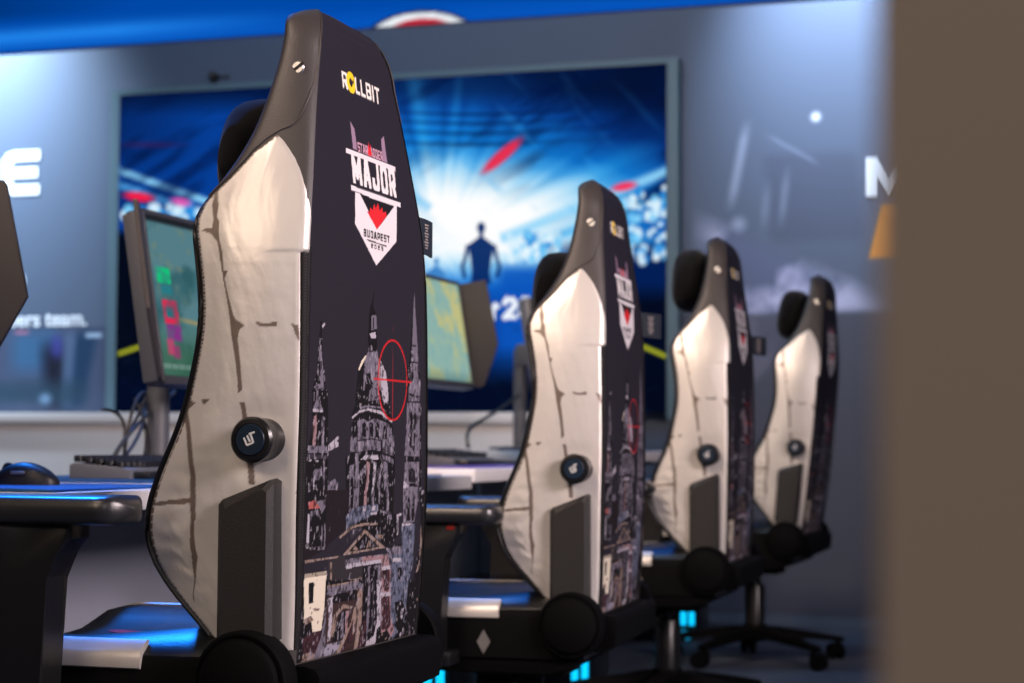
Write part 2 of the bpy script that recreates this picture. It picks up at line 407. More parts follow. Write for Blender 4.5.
GLYPH = {'M': [[(0, 0), (0, 1)], [(0, 1.05), (.5, .3), (1, 1.05)], [(1, 1), (1, 0)]], 'A': [[(0, 0), (.38, 1), (.62, 1), (1, 0)], [(.2, .3), (.8, .3)]], 'J': [[(0, .3), (0, .12), (.2, 0), (.8, 0), (1, .15), (1, 1)]],
 'O': [[(.15, 0), (.85, 0), (1, .15), (1, .85), (.85, 1), (.15, 1), (0, .85), (0, .15), (.15, 0)]], 'R': [[(0, 0), (0, 1), (.85, 1), (1, .87), (1, .55), (.85, .42), (0, .42)], [(.55, .42), (1, -.05)]],
 'L': [[(0, 1), (0, 0), (1, 0)]], 'B': [[(0, 0), (0, 1), (.8, 1), (1, .87), (1, .63), (.8, .52), (0, .52)], [(.8, .52), (1, .4), (1, .13), (.8, 0), (0, 0)]], 'I': [[(.5, 0), (.5, 1)]], 'T': [[(0, 1), (1, 1)], [(.5, 1), (.5, 0)]],
 'U': [[(0, 1), (0, .12), (.15, 0), (.85, 0), (1, .12), (1, 1)]], 'D': [[(0, 0), (0, 1), (.75, 1), (1, .8), (1, .2), (.75, 0), (0, 0)]], 'P': [[(0, 0), (0, 1), (.85, 1), (1, .87), (1, .55), (.85, .42), (0, .42)]], 'E': [[(1, 1), (0, 1), (0, 0), (1, 0)], [(0, .5), (.9, .5)]],
 'S': [[(1, 1), (0, 1), (0, .52), (1, .48), (1, 0), (0, 0)]], '2': [[(0, 1), (1, 1), (1, .52), (0, .48), (0, 0), (1, 0)]], '0': [[(0, 0), (1, 0), (1, 1), (0, 1), (0, 0)]], '5': [[(1, 1), (0, 1), (0, .55), (1, .5), (1, 0), (0, 0)]]}
GW = {'I': .35, 'M': 1.25, 'L': .85}
def fbm(X, Y, seed=0, oct=4):
    r = np.zeros_like(X); a = 1.; rs = np.random.RandomState(seed)
    for o in range(oct):
        T = rs.rand(64, 64)
        x, y = X % 64, Y % 64; i, j = x.astype(int), y.astype(int); u, v = x-i, y-j; u = u*u*(3-2*u); v = v*v*(3-2*v)
        i1, j1 = (i+1) % 64, (j+1) % 64
        r += a*(T[j, i]*(1-u)*(1-v)+T[j, i1]*u*(1-v)+T[j1, i]*(1-u)*v+T[j1, i1]*u*v); X, Y, a = X*2.03+3.1, Y*2.03+1.7, a*.5
    return r/2.
# ------------------------------------------------------------------ camera (the photograph's 1024 px frame, focal length 1900 px)
H = .755; YAW = math.radians(18); PITCH = math.atan(106.5/1900.); ROLL = math.radians(.3)
fwd = Vector((-math.sin(YAW)*math.cos(PITCH), math.cos(YAW)*math.cos(PITCH), math.sin(PITCH)))
rt = Vector((math.cos(YAW), math.sin(YAW), 0)); upv = rt.cross(fwd)
r2 = rt*math.cos(ROLL)+upv*math.sin(ROLL); u2 = upv*math.cos(ROLL)-rt*math.sin(ROLL)
cam = bpy.data.cameras.new('camera'); co = bpy.data.objects.new('camera', cam); COL.objects.link(co)
co.matrix_world = Matrix(((r2.x, u2.x, -fwd.x, 0), (r2.y, u2.y, -fwd.y, 0), (r2.z, u2.z, -fwd.z, H), (0, 0, 0, 1)))
cam.sensor_width = 36; cam.lens = 1900/1024*36; cam.clip_start = .05
cam.dof.use_dof = True; cam.dof.focus_distance = 2.62; cam.dof.aperture_fstop = 5.2
scene.camera = co
# ------------------------------------------------------------------ materials
M = dict(
 leather=mat('black leather', (56, 52, 51), .48, bump=.25, scale=420, spec=.5),
 leather_seat=mat('black glossy leather', (14, 14, 16), .36, bump=.15, scale=300, spec=.45),
 fabric=mat('printed fabric', (40, 38, 46), .75, attr='print_col', bump=.15, scale=900, spec=.25),
 silver=mat('silver leather', (200, 190, 176), .38, metal=.36, attr='print_col', bump=.35, scale=38, spec=.5),
 silver_plain=mat('silver trim leather', (184, 180, 174), .36, metal=.3, bump=.2, scale=60),
 plastic=mat('black textured plastic', (34, 33, 33), .5, bump=.3, scale=900, spec=.4),
 dark=mat('seat shell plastic', (7, 7, 8), .7, bump=.3, scale=900, spec=.07),
 plastic_smooth=mat('black smooth plastic', (20, 20, 22), .3, bump=.02, scale=200, spec=.5),
 rubber=mat('armrest pad polyurethane', (30, 31, 34), .32, bump=.08, scale=500, spec=.6),
 velour=mat('black velour', (14, 13, 15), .9, bump=.4, scale=700, sheen=.1, spec=.1),
 navy=mat('navy cap', (16, 34, 52), .35, bump=.02, scale=100),
 chrome=mat('brushed steel', (190, 190, 190), .3, metal=.9, bump=.05, scale=300),
 white_print=mat('white print', (215, 215, 215), .5, bump=.02, scale=100),
 grey_metal=mat('grey badge', (120, 118, 116), .45, metal=.4, bump=.1, scale=200),
 red=mat('red plastic', (190, 40, 30), .4, bump=.02, scale=100),
 red_fabric=mat('red embroidery', (150, 24, 36), .8, bump=.4, scale=500),
 tag=mat('dark blue tag', (18, 30, 44), .7, bump=.2, scale=800),
 tag_print=mat('tag thread', (150, 140, 136), .8, bump=.1, scale=500),
 desk_white=mat('white laminate', (230, 228, 228), .4, bump=.03, scale=200, var=.03),
 desk_grey=mat('pale grey panel', (134, 137, 150), .5, bump=.05, scale=150, var=.04),
 mousepad=mat('blue cloth pad', (30, 76, 132), .55, bump=.2, scale=900, spec=.3),
 mousepad2=mat('purple cloth pad', (112, 84, 150), .6, bump=.2, scale=900),
 monitor=mat('monitor grey plastic', (62, 62, 66), .45, bump=.05, scale=400),
 monitor_edge=mat('monitor rim grey', (84, 86, 92), .4, bump=.03, scale=300),
 shield=mat('shield charcoal', (52, 47, 46), .7, bump=.2, scale=700),
 keys=mat('key caps', (24, 24, 27), .45, bump=.05, scale=300),
 kb_grey=mat('keyboard case grey', (96, 98, 104), .4, bump=.05, scale=300),
 cable=mat('grey cable', (40, 42, 46), .5, bump=.05, scale=300),
 pc=mat('pc case', (18, 20, 26), .35, bump=.05, scale=300),
 cyan=mat('cyan led', (0, 180, 230), .3, emit=1.5, emit_rgb=(10, 190, 245), bump=.01),
 wall=mat('slate wall', (76, 88, 108), .55, bump=.06, scale=120, var=.03, spec=.3),
 mural=mat('mural print', (84, 92, 112), .55, attr='print_col', bump=.04, scale=120, spec=.3),
 frame=mat('screen surround', (82, 108, 120), .5, bump=.05, scale=200),
 screen=mat('screen', (0, 0, 0), .4, attr='print_col', emit=1.),
 floor=mat('dark carpet', (74, 82, 98), .85, bump=.9, scale=260, var=.3, spec=.2),
 partition=mat('taupe partition', (152, 140, 130), .85, bump=.15, scale=300, var=.03, spec=.15),
 lettering=mat('white lettering', (222, 228, 236), .5, bump=.02, scale=100),
 black=mat('matte black', (14, 14, 15), .6, bump=.1, scale=200),
)
# ------------------------------------------------------------------ gaming chair (local frame: the chair faces -x, origin on the floor under the seat)
RZ = ROW_Z0+ROW_DZ*np.arange(len(ROW_XB)); RXB, RW, RXF = map(np.array, (ROW_XB, ROW_W, ROW_XF))
keep = RZ < 1.322
RXF = RXF-.0035*np.clip((1.12-RZ)/.04, 0, 1)-.006*np.exp(-((RZ-1.06)/.035)**2)
TOPZ = np.array([1.336, 1.353, 1.367, 1.376])
RZ = np.concatenate([RZ[keep], TOPZ]); RXB = np.concatenate([RXB[keep], [.241, .235, .225, .211]]); RW = np.concatenate([RW[keep], [.126, .114, .098, .074]]); RXF = np.concatenate([RXF[keep], [.195, .194, .192, .189]])
def fxb(z): return np.interp(z, RZ, RXB)
def fw(z): return np.interp(z, RZ, RW)
def fxf(z): return np.interp(z, RZ, RXF)
def fl(z): return np.interp(z, [0, 1.322, 1.376], [.02, .02, .044])
def side_pt(s, z, sign=-1, off=0.):
    """Point on the flank: s 0 at the front edge, 1 at the back corner."""
    xb, w, xf = fxb(z), fw(z), fxf(z)
    wrap = np.clip(s-1, 0, .1)
    s1 = np.clip(s, 0, 1)
    rr = .012
    d = xb-xf
    x = xf+d*s1; y = w+fl(z)*(1-s1)+.006*np.sin(PI*s1)
    # rounded front edge and back corner
    a = np.clip((.0+rr/np.maximum(d, .02)-s1)/(rr/np.maximum(d, .02)), 0, 1); b = np.clip((s1-1+rr/np.maximum(d, .02))/(rr/np.maximum(d, .02)), 0, 1)
    y = y-rr*(1-np.sqrt(1-.95*a*a))-.7*rr*(1-np.sqrt(1-.95*b*b))
    return x-off*.1, sign*(y+off-wrap*.02), z
def section(z):
    xb, w, xf = float(fxb(z)), float(fw(z)), float(fxf(z))
    h = []
    for u in (0, .25, .5, .75, .9): h.append((xb-.0022+.0022*(1-u*u), u*w))
    h.append((xb-.0022, w-.006))
    for s in (1., .97, .93, .85, .7, .5, .3, .18, .1, .05, .02, 0.):
        x, y, _ = side_pt(np.array(s), z, 1); h.append((float(x), float(y)))
    xm = max(xf, xb-.085)
    k = min(1., (xb-xf)/.12)
    y0 = w+float(fl(z))-.012
    h += [(xf-.004, y0-.012), (xf-.004, y0-.03), (xf+(xm-xf)*.3, y0-.05), (xm-.002*k, y0-.075), (xm, max(.02, y0-.11)), (xm, 0)]
    return h
def chair(pos, rot, base_rot, label, pillow_dz, first):
    pass
WHITE = (205, 200, 204)
PAL = dict(k=(9, 7, 11), g=(104, 99, 112), l=(168, 163, 174), d=(48, 44, 54), b=(86, 92, 112), c=(214, 204, 184), c2=(150, 140, 125), m=(58, 34, 40), m2=(52, 36, 36), r=(214, 36, 44), r2=(160, 84, 80), p=(140, 112, 116), t=(132, 114, 104), n=(24, 17, 22), o=(42, 39, 42), b2=(140, 136, 152), l2=(222, 217, 220), v=(150, 124, 146), k2=(20, 19, 26))
def back_canvas():
    c = Canvas(-.26, .26, .44, 1.36, .0006, (32, 29, 39))
    c2 = c
    for col, q in ART:
        c.poly([(q[i]/5000., q[i+1]/5000.) for i in range(0, len(q), 2)], PAL[col])
    # small broken lights and darks scattered over the masonry of the print
    rs = np.random.RandomState(3)
    for _ in range(260):
        z = .48+.22*rs.rand()**1.2; u = -.2+.4*rs.rand(); a, b = .001+.003*rs.rand(), .002+.004*rs.rand()
        c.poly([(u, z), (u+a, z+.3*b), (u+.8*a, z+b), (u-.2*a, z+.7*b)], PAL[rs.choice(list('kkdgnm'))], .5)
    # stencil grain inside the printed masonry
    X, Y = np.meshgrid(c.cx, c.cy); n = fbm((X+1)*190, Y*150, 77, 2); n2 = fbm((X+1)*320, Y*90, 78, 2)
    ink = (np.abs(c.im-L3((32, 29, 39))).sum(-1) > .03) & (Y < .90) & (c.im.max(-1) < .55)
    dk = ink & (n > .475); lt = ink & (n < .27) & (n2 > .40)
    c.im[dk] = c.im[dk]*.25+L3((10, 8, 12))*.75; c.im[lt] = c.im[lt]*.35+L3((150, 144, 156))*.65
    red = (196, 26, 30)
    c.ring(.079, .8535, .0585, .0022, red); c.seg((.0045, .853), (.156, .853), .0018, .0018, red); c.seg((.079, .794), (.079, .931), .0016, .0016, (170, 28, 32))
    c.text('ROLLBIT', -.068, .073, 1.2615, 1.2860, (235, 228, 220), .0050, .0046, .2, skip=(1,))
    c.ring(-.0365, 1.2745, .0105, .0065, (240, 205, 40)); c.poly([(-.034, 1.274), (-.026, 1.283), (-.026, 1.274)], (40, 36, 30))
    c.text('STARLADDER', -.032, .063, 1.1755, 1.1895, (196, 150, 168), .0024, .0026, .2)
    c.poly([(.004, 1.176), (.010, 1.196), (.014, 1.186), (.018, 1.194), (.020, 1.176)], (222, 40, 50))
    c.text('MAJOR', -.060, .108, 1.1265, 1.1675, (228, 223, 222), .0092, .0074, .22)
    c.text('BUDAPEST', -.032, .068, 1.0535, 1.0655, (26, 24, 30), .0032, .0026, .28)
    c.text('2025', -.005, .041, 1.040, 1.0468, (40, 38, 44), .0022, .0018, .7)
    return c
def side_canvas():
    c = Canvas(-.06, 1.12, .44, 1.22, .002, (212, 204, 192))
    c = Canvas.__new__(Canvas)
    c.x0, c.y0, c.res = 0, 0, 1
    return c
# flank print is drawn in (s*0.2, z) so that both axes are in metres
def flank_colors(S, Z):
    c = Canvas(-.02, .24, .44, 1.22, .0006, (206, 202, 196))
    for q in CRACK: c.poly([(q[i]/2000.*.2, q[i+1]/2000.) for i in range(0, len(q), 2)], (112, 100, 92))
    return c.sample(S*.2, Z)
BC = back_canvas()
def back_panel(parent):
    nz, nu = 640, 230
    z = np.concatenate([np.linspace(.470, 1.32, nz-30), np.linspace(1.3215, 1.371, 30)]); t = np.linspace(-1, 1, nu)
    T, Z = np.meshgrid(t, z); W = np.interp(Z, RZ, RW)-.0055; U = T*W
    e = np.minimum(np.minimum((1-np.abs(T))*W, Z-.470), 1.371-Z)
    off = .0022*np.clip(e/.006, 0, 1)**.5-.001
    X = np.interp(Z, RZ, RXB)-.0022+.0022*(1-(U/(W+.0055))**2)+off
    C = BC.sample(U, Z)
    band = ((1-np.abs(T))*W < .011) & (Z < 1.02)
    C[band] = L3((16, 15, 17)); 
    teeth = band & (np.abs((1-np.abs(T))*W-.0055) < .0022) & ((Z/.004) % 1 < .5); C[teeth] = L3((44, 42, 44))
    return grid_mesh('back_panel', np.stack([X, U, Z], -1), C, M['fabric'], parent)
def flank_panel(parent, sign):
    nz, ns = 330, 110
    z0, z1 = .49, 1.174
    z = np.linspace(z0, z1, nz)
    zl = [.0, 1.040, 1.060, 1.084, 1.107, 1.130, 1.150, 1.175]; sl = [.022, .022, .024, .036, .084, .138, .202, .46]
    zr = [.49, .60, .82, 1.013, 1.015, 1.054, 1.076, 1.097, 1.113, 1.128, 1.142, 1.154, 1.166, 1.175]; sr = [.985, .982, .970, .950, 1.01, 1.005, .99, .963, .923, .872, .80, .715, .60, .48]
    A = np.interp(z, zl, sl)[:, None]; B = np.interp(z, zr, sr)[:, None]; t = np.linspace(0, 1, ns)[None]
    S = A+(B-A)*t; Z = np.repeat(z[:, None], ns, 1)
    D = np.maximum(.02, np.interp(Z, RZ, RXB)-np.interp(Z, RZ, RXF))
    e = np.minimum(np.minimum(t*(B-A)*D, (1-t)*(B-A)*D), np.minimum(Z-z0, z1-Z)+.002)
    puff = np.clip(e/.05, 0, 1); puff = puff*puff*(3-2*puff)
    off = -.0008+.0050*np.sqrt(np.clip(e/.006, 0, 1))*.45+.003*puff
    # soft creases of the leather: radial at the waist edge, long pulls, dents round the knob
    cre = .0017*np.sin(Z*210+np.sin(S*9)*2+fbm(S*12, Z*20, 5)*6)*np.exp(-((S-.06)/.18)**2)*np.exp(-((Z-.62)/.10)**2)
    pulls =   .0036*(fbm(S*2+1, Z*5, 11)-.47)+.0010*(fbm(S*5, Z*22+S*8, 13)-.47)
    dk = np.hypot((S-.72)*D, Z-.762)
    dent = -.003*np.exp(-((dk-.030)/.022)**2)
    off = off+(cre+pulls+dent)*puff
    X, Y, Zz = side_pt(S, Z, sign, off)
    C = flank_colors(S, Z)
    st = (np.abs(t*(B-A)*D-.005) < .0014) & ((Z/.0052) % 1 < .62); C[np.broadcast_to(st, C.shape[:2])] = L3((98, 90, 84))
    seam = (t*(B-A)*D < .003); C[np.broadcast_to(seam, C.shape[:2])] = L3((70, 62, 58))
    return grid_mesh('side_panel', np.stack([X, Y, Zz], -1), C, M['silver'], parent)
def make_chair():
    root = thing('gaming_chair', '', 'gaming chair')
    # backrest shell
    zs = list(np.linspace(.45, 1.32, 70))+[1.327, 1.336, 1.344, 1.353, 1.360, 1.367, 1.372, 1.376]
    rings = []
    for z in zs:
        h = section(z); q = [(x, -y) for x, y in h]+[(x, y) for x, y in h[-2:0:-1]]; x1 = float(fxb(z)); d = x1-float(fxf(z))
        rings.append([(x, y, z-max(0, z-1.335)*.45*min(1, max(0, (x1-x)/d))) for x, y in q])
    c = np.array(rings[-1]); m = c.mean(0); rings.append([tuple(m+(p-m)*.75+np.array((0, 0, .0015))) for p in c])
    bm = bmesh.new(); loft(bm, rings); back = obj('backrest', bm, M['leather'], root, auto=60)
    bp = back_panel(root)
    for s in (-1, 1):
        flank_panel(root, s)
        z = np.linspace(.49, 1.012, 261); sv = np.linspace(0, 1, 9); S, Z = np.meshgrid(sv, z); a0 = np.interp(Z, [.49, .60, .82, 1.013], [.975, .972, .960, .940]); e = np.minimum(S, 1-S)*4; S = a0+(1.035-a0)*S
        X, Y, Zz = side_pt(S, Z, s, .0002+.0018*np.clip(e, 0, 1)); C = np.empty(S.shape+(3,)); C[:] = L3((14, 13, 15)); tt = (np.abs(e-2) < 1.) & ((Z/.004) % 1 < .5); C[tt] = L3((40, 38, 40))
        grid_mesh('zipper', np.stack([X, Y, Zz], -1), C, M['fabric'], root)
        # stitched seam welts on the headrest leather
    for s in (-1, 1):
        bm = bmesh.new()
        pts = [(1.362, 1.02), (1.30, 1.), (1.25, .95), (1.22, .86), (1.20, .78), (1.188, .66), (1.182, .50), (1.170, .33), (1.154, .195), (1.13, .115), (1.108, .06), (1.085, .02)]
        q = []
        for i in range(len(pts)-1):
            for k in range(4):
                t = k/4; z = pts[i][0]*(1-t)+pts[i+1][0]*t; sv = pts[i][1]*(1-t)+pts[i+1][1]*t
                if sv < 1: x, y, zz = side_pt(np.array(sv), z, s, .0006)
                else: x, y, zz = fxb(z), s*(fw(z)-.004), z
                q.append((float(x), float(y), float(zz)))
        tube(bm, q, .0016, 6); obj('headrest_seam', bm, M['leather'], root)
    # piping down the front edges
    for s in (-1, 1):
        bm = bmesh.new(); q = []
        for z in np.linspace(.47, 1.15, 64):
            x, y, zz = side_pt(np.array(.004), z, s, .0015); k = min(1, max(0, (z-1.03)/.12)); q.append((float(x)-.001+.006*k, float(y)-s*.008*k, float(zz)))
        tube(bm, q, [.0042-.0034*min(1, max(0, (p[2]-1.0)/.15)) for p in q], 8); obj('piping', bm, M['leather_seat'], root)
    # strap button with slot on each side of the headrest
    for s in (-1, 1):
        bm = bmesh.new(); x, y, z = side_pt(np.array(.60), 1.272, s)
        cyl(bm, (float(x), float(y)-s*.002, float(z)), (0, s, .06), .0095, .0045, .002, 24)
        b = obj('strap_button', bm, M['chrome'], root)
        bm = bmesh.new(); R = Matrix.Rotation(math.radians(-35), 4, 'Y')
        box(bm, (float(x), float(y)+s*.0026, float(z)), (.022, .001, .0042), rot=R); obj('slot', bm, M['black'], b)
    # lumbar knobs
    for s in (-1, 1):
        z = .764; w = float(fw(z))
        bm = bmesh.new(); lathe(bm, [(0, 0), (.031, 0), (.031, .016), (.0275, .026), (.0275, .042), (.030, .046), (.030, .056), (.027, .060), (.0215, .0605), (.0205, .0585), (0, .0585)], axis((.218, s*(w-.012), z), (0, s, 0)), 40)
        kn = obj('lumbar_knob', bm, M['plastic_smooth'], root)
        bm = bmesh.new(); cyl(bm, (.218, s*(w+.0468), z), (0, s, 0), .0205, .0028, .001, 40); cap = obj('cap', bm, M['navy'], kn)
        bm = bmesh.new(); y = s*(w+.0499)
        for poly in ([(-.010, .006), (-.006, .007), (-.004, -.002), (-.001, -.001), (.0, .004), (-.003, .004), (-.004, .001), (-.007, -.007)],):
            pass
        for a, b in (((-.009, .003), (-.004, -.008)), ((-.004, -.008), (.006, -.004)), ((-.004, .006), (.001, -.003)), ((.001, .009), (.006, -.004)), ((-.001, .008), (.008, .011))):
            dx, dz = b[0]-a[0], b[1]-a[1]; d = math.hypot(dx, dz); nx, nz = -dz/d*.0014, dx/d*.0014
            P = [(a[0]+nx, a[1]+nz), (b[0]+nx, b[1]+nz), (b[0]-nx, b[1]-nz), (a[0]-nx, a[1]-nz)]
            prism(bm, P, lambda u, v: (.218-s*0+u*.9, y, z+v*.9), lambda u, v: (.218+u*.9, y+s*.0006, z+v*.9))
        obj('emblem', bm, M['white_print'], kn, smooth=False)
    # recliner side covers and hubs
    for s in (-1, 1):
        bm = bmesh.new()
        R = []
        for yo, g, zt in ((.222, 0, 0), (.268, 0, -.004), (.276, .007, -.016)):
            R.append([(.166+g, s*yo, .505), (.245-g, s*yo, .505), (.245-g, s*yo, .712+zt), (.239-g, s*yo, .716+zt), (.232-g, s*yo, .713+zt), (.172+g, s*yo, .690+zt), (.166+g, s*yo, .683+zt)])
        loft(bm, R)
        obj('side_cover', bm, M['plastic'], root, smooth=False)
        bm = bmesh.new(); lathe(bm, [(0, 0), (.063, 0), (.066, .004), (.066, .034), (.063, .040), (.060, .040), (.0585, .038), (.056, .038), (.053, .047), (.048, .050), (0, .052)], axis((.213, s*.258, .453), (0, s, 0)), 56)
        obj('hub_cover', bm, M['dark'], root)
    # rear cover below the print
    bm = bmesh.new(); rings = []
    for y in np.linspace(-.232, .232, 17):
        e = 1-(abs(y)/.236)**6*.25
        rings.append([(.205, y, .395), (.270*1, y, .395+.01*(1-e)), (.292, y, .408), (.298*e+.29*(1-e), y, .455), (.290, y, .466), (.276, y, .469), (.205, y, .47)])
    loft(bm, rings); obj('rear_cover', bm, M['dark'], root, auto=50)
    # fabric tag sewn into the far side seam
    bm = bmesh.new(); q = []
    rings = []
    for i in range(9):
        y = .216+.068*i/8; dx = .003*math.sin(i/8*3)
        rings.append([(.252+dx, y, 1.058-.004*i/8), (.2555+dx, y, 1.058-.004*i/8), (.2555+dx, y, 1.112-.002*i/8), (.252+dx, y, 1.112-.002*i/8)])
    loft(bm, rings); tg = obj('fabric_tag', bm, M['tag'], root, auto=20)
    bm = bmesh.new()
    for k in range(9): box(bm, (.2585, .250, 1.066+.0045*k), (.0008, .010+.004*((k*7) % 3), .0022))
    obj('woven_text', bm, M['tag_print'], tg, smooth=False)
    # neck pillow on the front of the headrest
    bm = bmesh.new(); rings = []
    for i in range(25):
        a = -1+2*i/24; y = .145*a; e = max(.12, (1-abs(a)**3.2))**.55
        bulge = .016*(1-a*a)
        ring = []
        for k in range(24):
            th = 2*PI*k/24; cx, sz = math.cos(th), math.sin(th)
            sx = math.copysign(abs(cx)**.62, cx); zz = math.copysign(abs(sz)**.72, sz)
            ring.append((.125+bulge*.4-.008+ .046*e*sx - (.014*zz if zz < 0 else .02*zz)*-1*.35, y, 1.228+.088*e*zz))
        rings.append(ring)
    loft(bm, rings); pil = obj('neck_pillow', bm, M['velour'], root, auto=80)
    # seat
    bm = bmesh.new(); rings = []
    for i in range(31):
        t = i/30; x = -.30+.54*t
        e = 1. if .04 < t else .6+.4*(t/.04)
        dip = .012*math.sin(PI*t); base = .385
        ys = [-.285, -.285, -.28, -.265, -.235, -.20, -.165, -.12, -.06, 0, .06, .12, .165, .20, .235, .265, .28, .285, .285]
        zz = [base, .462, .480, .492, .498, .496, .486, .474, .470, .469, .470, .474, .486, .496, .498, .492, .480, .462, base]
        drop = -.02*max(0, (.12-t)/.12)**2; rise = .028*max(0, (t-.45)/.55)
        ring = [(x, yy*(1-.06*(1-e)), base if q == base else base+(q-base)*e+drop+ (rise if abs(yy) < .26 else rise*.1)) for yy, q in zip(ys, zz)]
        rings.append(ring)
    loft(bm, rings); seat = obj('seat', bm, [M['leather_seat'], M['dark']], root, auto=70)
    for p in seat.data.polygons:
        if abs(p.normal.y) > .75 or p.normal.z < -.5: p.material_index = 1
    for s in (-1, 1):
        bm = bmesh.new(); rings = []
        for i in range(20):
            t = i/19; x = -.30+.365*t; zt = -.02*max(0, (.12-(x+.3)/.54)/.12)**2
            k = .6 if i in (0, 19) else 1.
            rings.append([(x, s*(.2855), .463+zt), (x, s*(.290*k+.2855*(1-k)), .465+zt), (x, s*(.2905*k+.284*(1-k)), .478+zt), (x, s*(.284), .490+zt), (x, s*.268, .5005+zt), (x, s*.262, .4985+zt), (x, s*.27, .485+zt), (x, s*.276, .47+zt)])
        loft(bm, rings); obj('seat_trim', bm, M['silver_plain'], root, auto=50)
    bm = bmesh.new()
    for k, (x, y, rx, ry, a) in enumerate([(-.10, -.10, .05, .014, .3), (-.06, -.06, .055, .012, -.2), (-.13, -.03, .05, .016, .1), (-.08, .02, .06, .014, .5), (-.15, .07, .045, .015, -.3)]):
        r = bmesh.ops.create_circle(bm, cap_ends=True, segments=14, radius=1.)['verts']
        for v in r:
            ca, sa = math.cos(a), math.sin(a); vx, vy = v.co.x*rx, v.co.y*ry
            X, Y = x+vx*ca-vy*sa, y+vx*sa+vy*ca; t = (X+.3)/.54
            Z = np.interp(abs(Y), [0, .06, .12, .165, .2], [.469, .470, .474, .486, .496])+.028*max(0, (t-.45)/.55)
            v.co = (X, Y, float(Z)+.0015)
    obj('embroidery', bm, M['red_fabric'], root)
    bm = bmesh.new()
    prism(bm, [(-.27, .40), (-.26, .375), (-.12, .355), (.16, .350), (.215, .365), (.235, .40), (.235, .455), (.13, .462), (-.25, .462)], lambda x, z: (x, -.279, z), lambda x, z: (x, .279, z), .006)
    sf = obj('seat_frame', bm, M['dark'], root, auto=30)
    for s in (-1, 1):
        bm = bmesh.new(); prism(bm, [(.0, .416), (.014, .440), (.028, .416), (.014, .392)], lambda x, z: (x+.02, s*.284, z), lambda x, z: (x+.02, s*.2875, z)); obj('badge', bm, M['grey_metal'], sf, smooth=False)
    # armrests
    for s in (-1, 1):
        bm = bmesh.new(); rings = []
        for i in range(25):
            t = i/24; x = -.20+.288*t
            a = abs(2*t-1); hw = .048*(1-max(0, a-.72)/.28*.0)*math.sqrt(max(.02, 1-(max(0, a-.78)/.225)**2)) if a > .78 else .048
            hh = .0195*(math.sqrt(max(.05, 1-(max(0, a-.90)/.105)**2)) if a > .9 else 1)
            ring = []
            for k in range(20):
                th = 2*PI*k/20; cx, sz = math.cos(th), math.sin(th)
                ring.append((x, s*.345+hw*math.copysign(abs(cx)**.45, cx),   .6725+hh*math.copysign(abs(sz)**.55, sz)))
            rings.append(ring)
        loft(bm, rings); arm = obj('armrest', bm, M['rubber'], root, auto=60)
        bm = bmesh.new()
        prof = [(-.125, .37), (-.032, .37), (-.032, .585), (-.012, .615), (.008, .636), (.008, .657), (-.15, .657), (-.15, .64), (-.13, .61), (-.105, .58)]
        prism(bm, prof, lambda x, z: (x, s*.318, z), lambda x, z: (x, s*.370, z), .006)
        box(bm, (-.06, s*.29, .385), (.085, .12, .03), .006)
        obj('post', bm, M['plastic_smooth'], arm, auto=30)
        bm = bmesh.new(); box(bm, (-.012, s*.345, .6475), (.018, .055, .010), .003); obj('lever', bm, M['red'], arm)
    # swivel mechanism, gas lift, star base
    bm = bmesh.new(); box(bm, (0, 0, .342), (.20, .15, .035), .008)
    tube(bm, [(0, -.08, .325), (.0, -.20, .322), (.012, -.25, .318)], .007, 10); box(bm, (.014, -.265, .317), (.035, .05, .014), .005)
    obj('tilt_mechanism', bm, M['dark'], root)
    bm = bmesh.new(); lathe(bm, [(0, .10), (.036, .10), (.037, .27), (.033, .277), (.022, .279), (.022, .32), (0, .32)], Matrix.Identity(4), 28); obj('gas_lift', bm, M['plastic_smooth'], root)
    bm = bmesh.new(); lathe(bm, [(0, .075), (.040, .075), (.047, .085), (.047, .125), (.040, .135), (0, .135)], Matrix.Identity(4), 32)
    base = obj('star_base', bm, M['dark'], root)
    cast0 = None
    for k in range(5):
        a = 2*PI*k/5; R = Matrix.Rotation(a, 4, 'Z')
        bm = bmesh.new(); rings = []
        for i in range(9):
            t = i/8; r = .03+.305*t; hw = .028-.010*t; zt = .128-.045*t**1.3; zb = .090-.024*t**1.2
            rings.append([tuple(R @ Vector(p)) for p in ((r, -hw, zb), (r, hw, zb), (r, hw, zt-.008), (r, hw*.7, zt), (r, -hw*.7, zt), (r, -hw, zt-.008))])
        loft(bm, rings); leg = obj('leg', bm, M['dark'], base, auto=40)
        bm = bmesh.new(); T = Matrix.Rotation(a, 4, 'Z') @ Matrix.Translation((.318, 0, 0)) @ Matrix.Rotation(.6+k*1.1, 4, 'Z')
        for s in (-1, 1): lathe(bm, [(0, 0), (.020, 0), (.028, .003), (.030, .008), (.030, .015), (.027, .019), (0, .019)], T @ axis((.016, s*.006, .0305), (0, s, 0)), 24)
        cyl(bm, T @ Vector((0, 0, .030)), (0, 0, 1), .010, .05, .002, 16); rr = T.to_3x3()
        box(bm, T @ Vector((.006, 0, .052)), (.045, .030, .018), .007, rot=rr.to_4x4()); obj('caster', bm, M['dark'], base)
    return root
def children(o): return [c for c in o.children]
def copy_tree(o, parent=None):
    c = o.copy(); COL.objects.link(c)
    if parent is not None: c.parent = parent
    for ch in children(o): copy_tree(ch, c)
    return c
proto = make_chair()
CH = [((-1.30, 2.52), .000, 0., 0., 'nearest gaming chair, printed back in sharp focus, tallest in the photo', -.0),
      ((-1.293, 3.925), .066, -.050, 0., 'second gaming chair in the row, directly behind the nearest one', -.02),
      ((-1.308, 5.295), .042, -.024, 0., 'third gaming chair in the row, its neck pillow standing clear before the slate wall', .0),
      ((-1.333, 6.75), .0, -.010, 0., 'farthest gaming chair, its wheeled star base visible beside the slate wall', .0)]
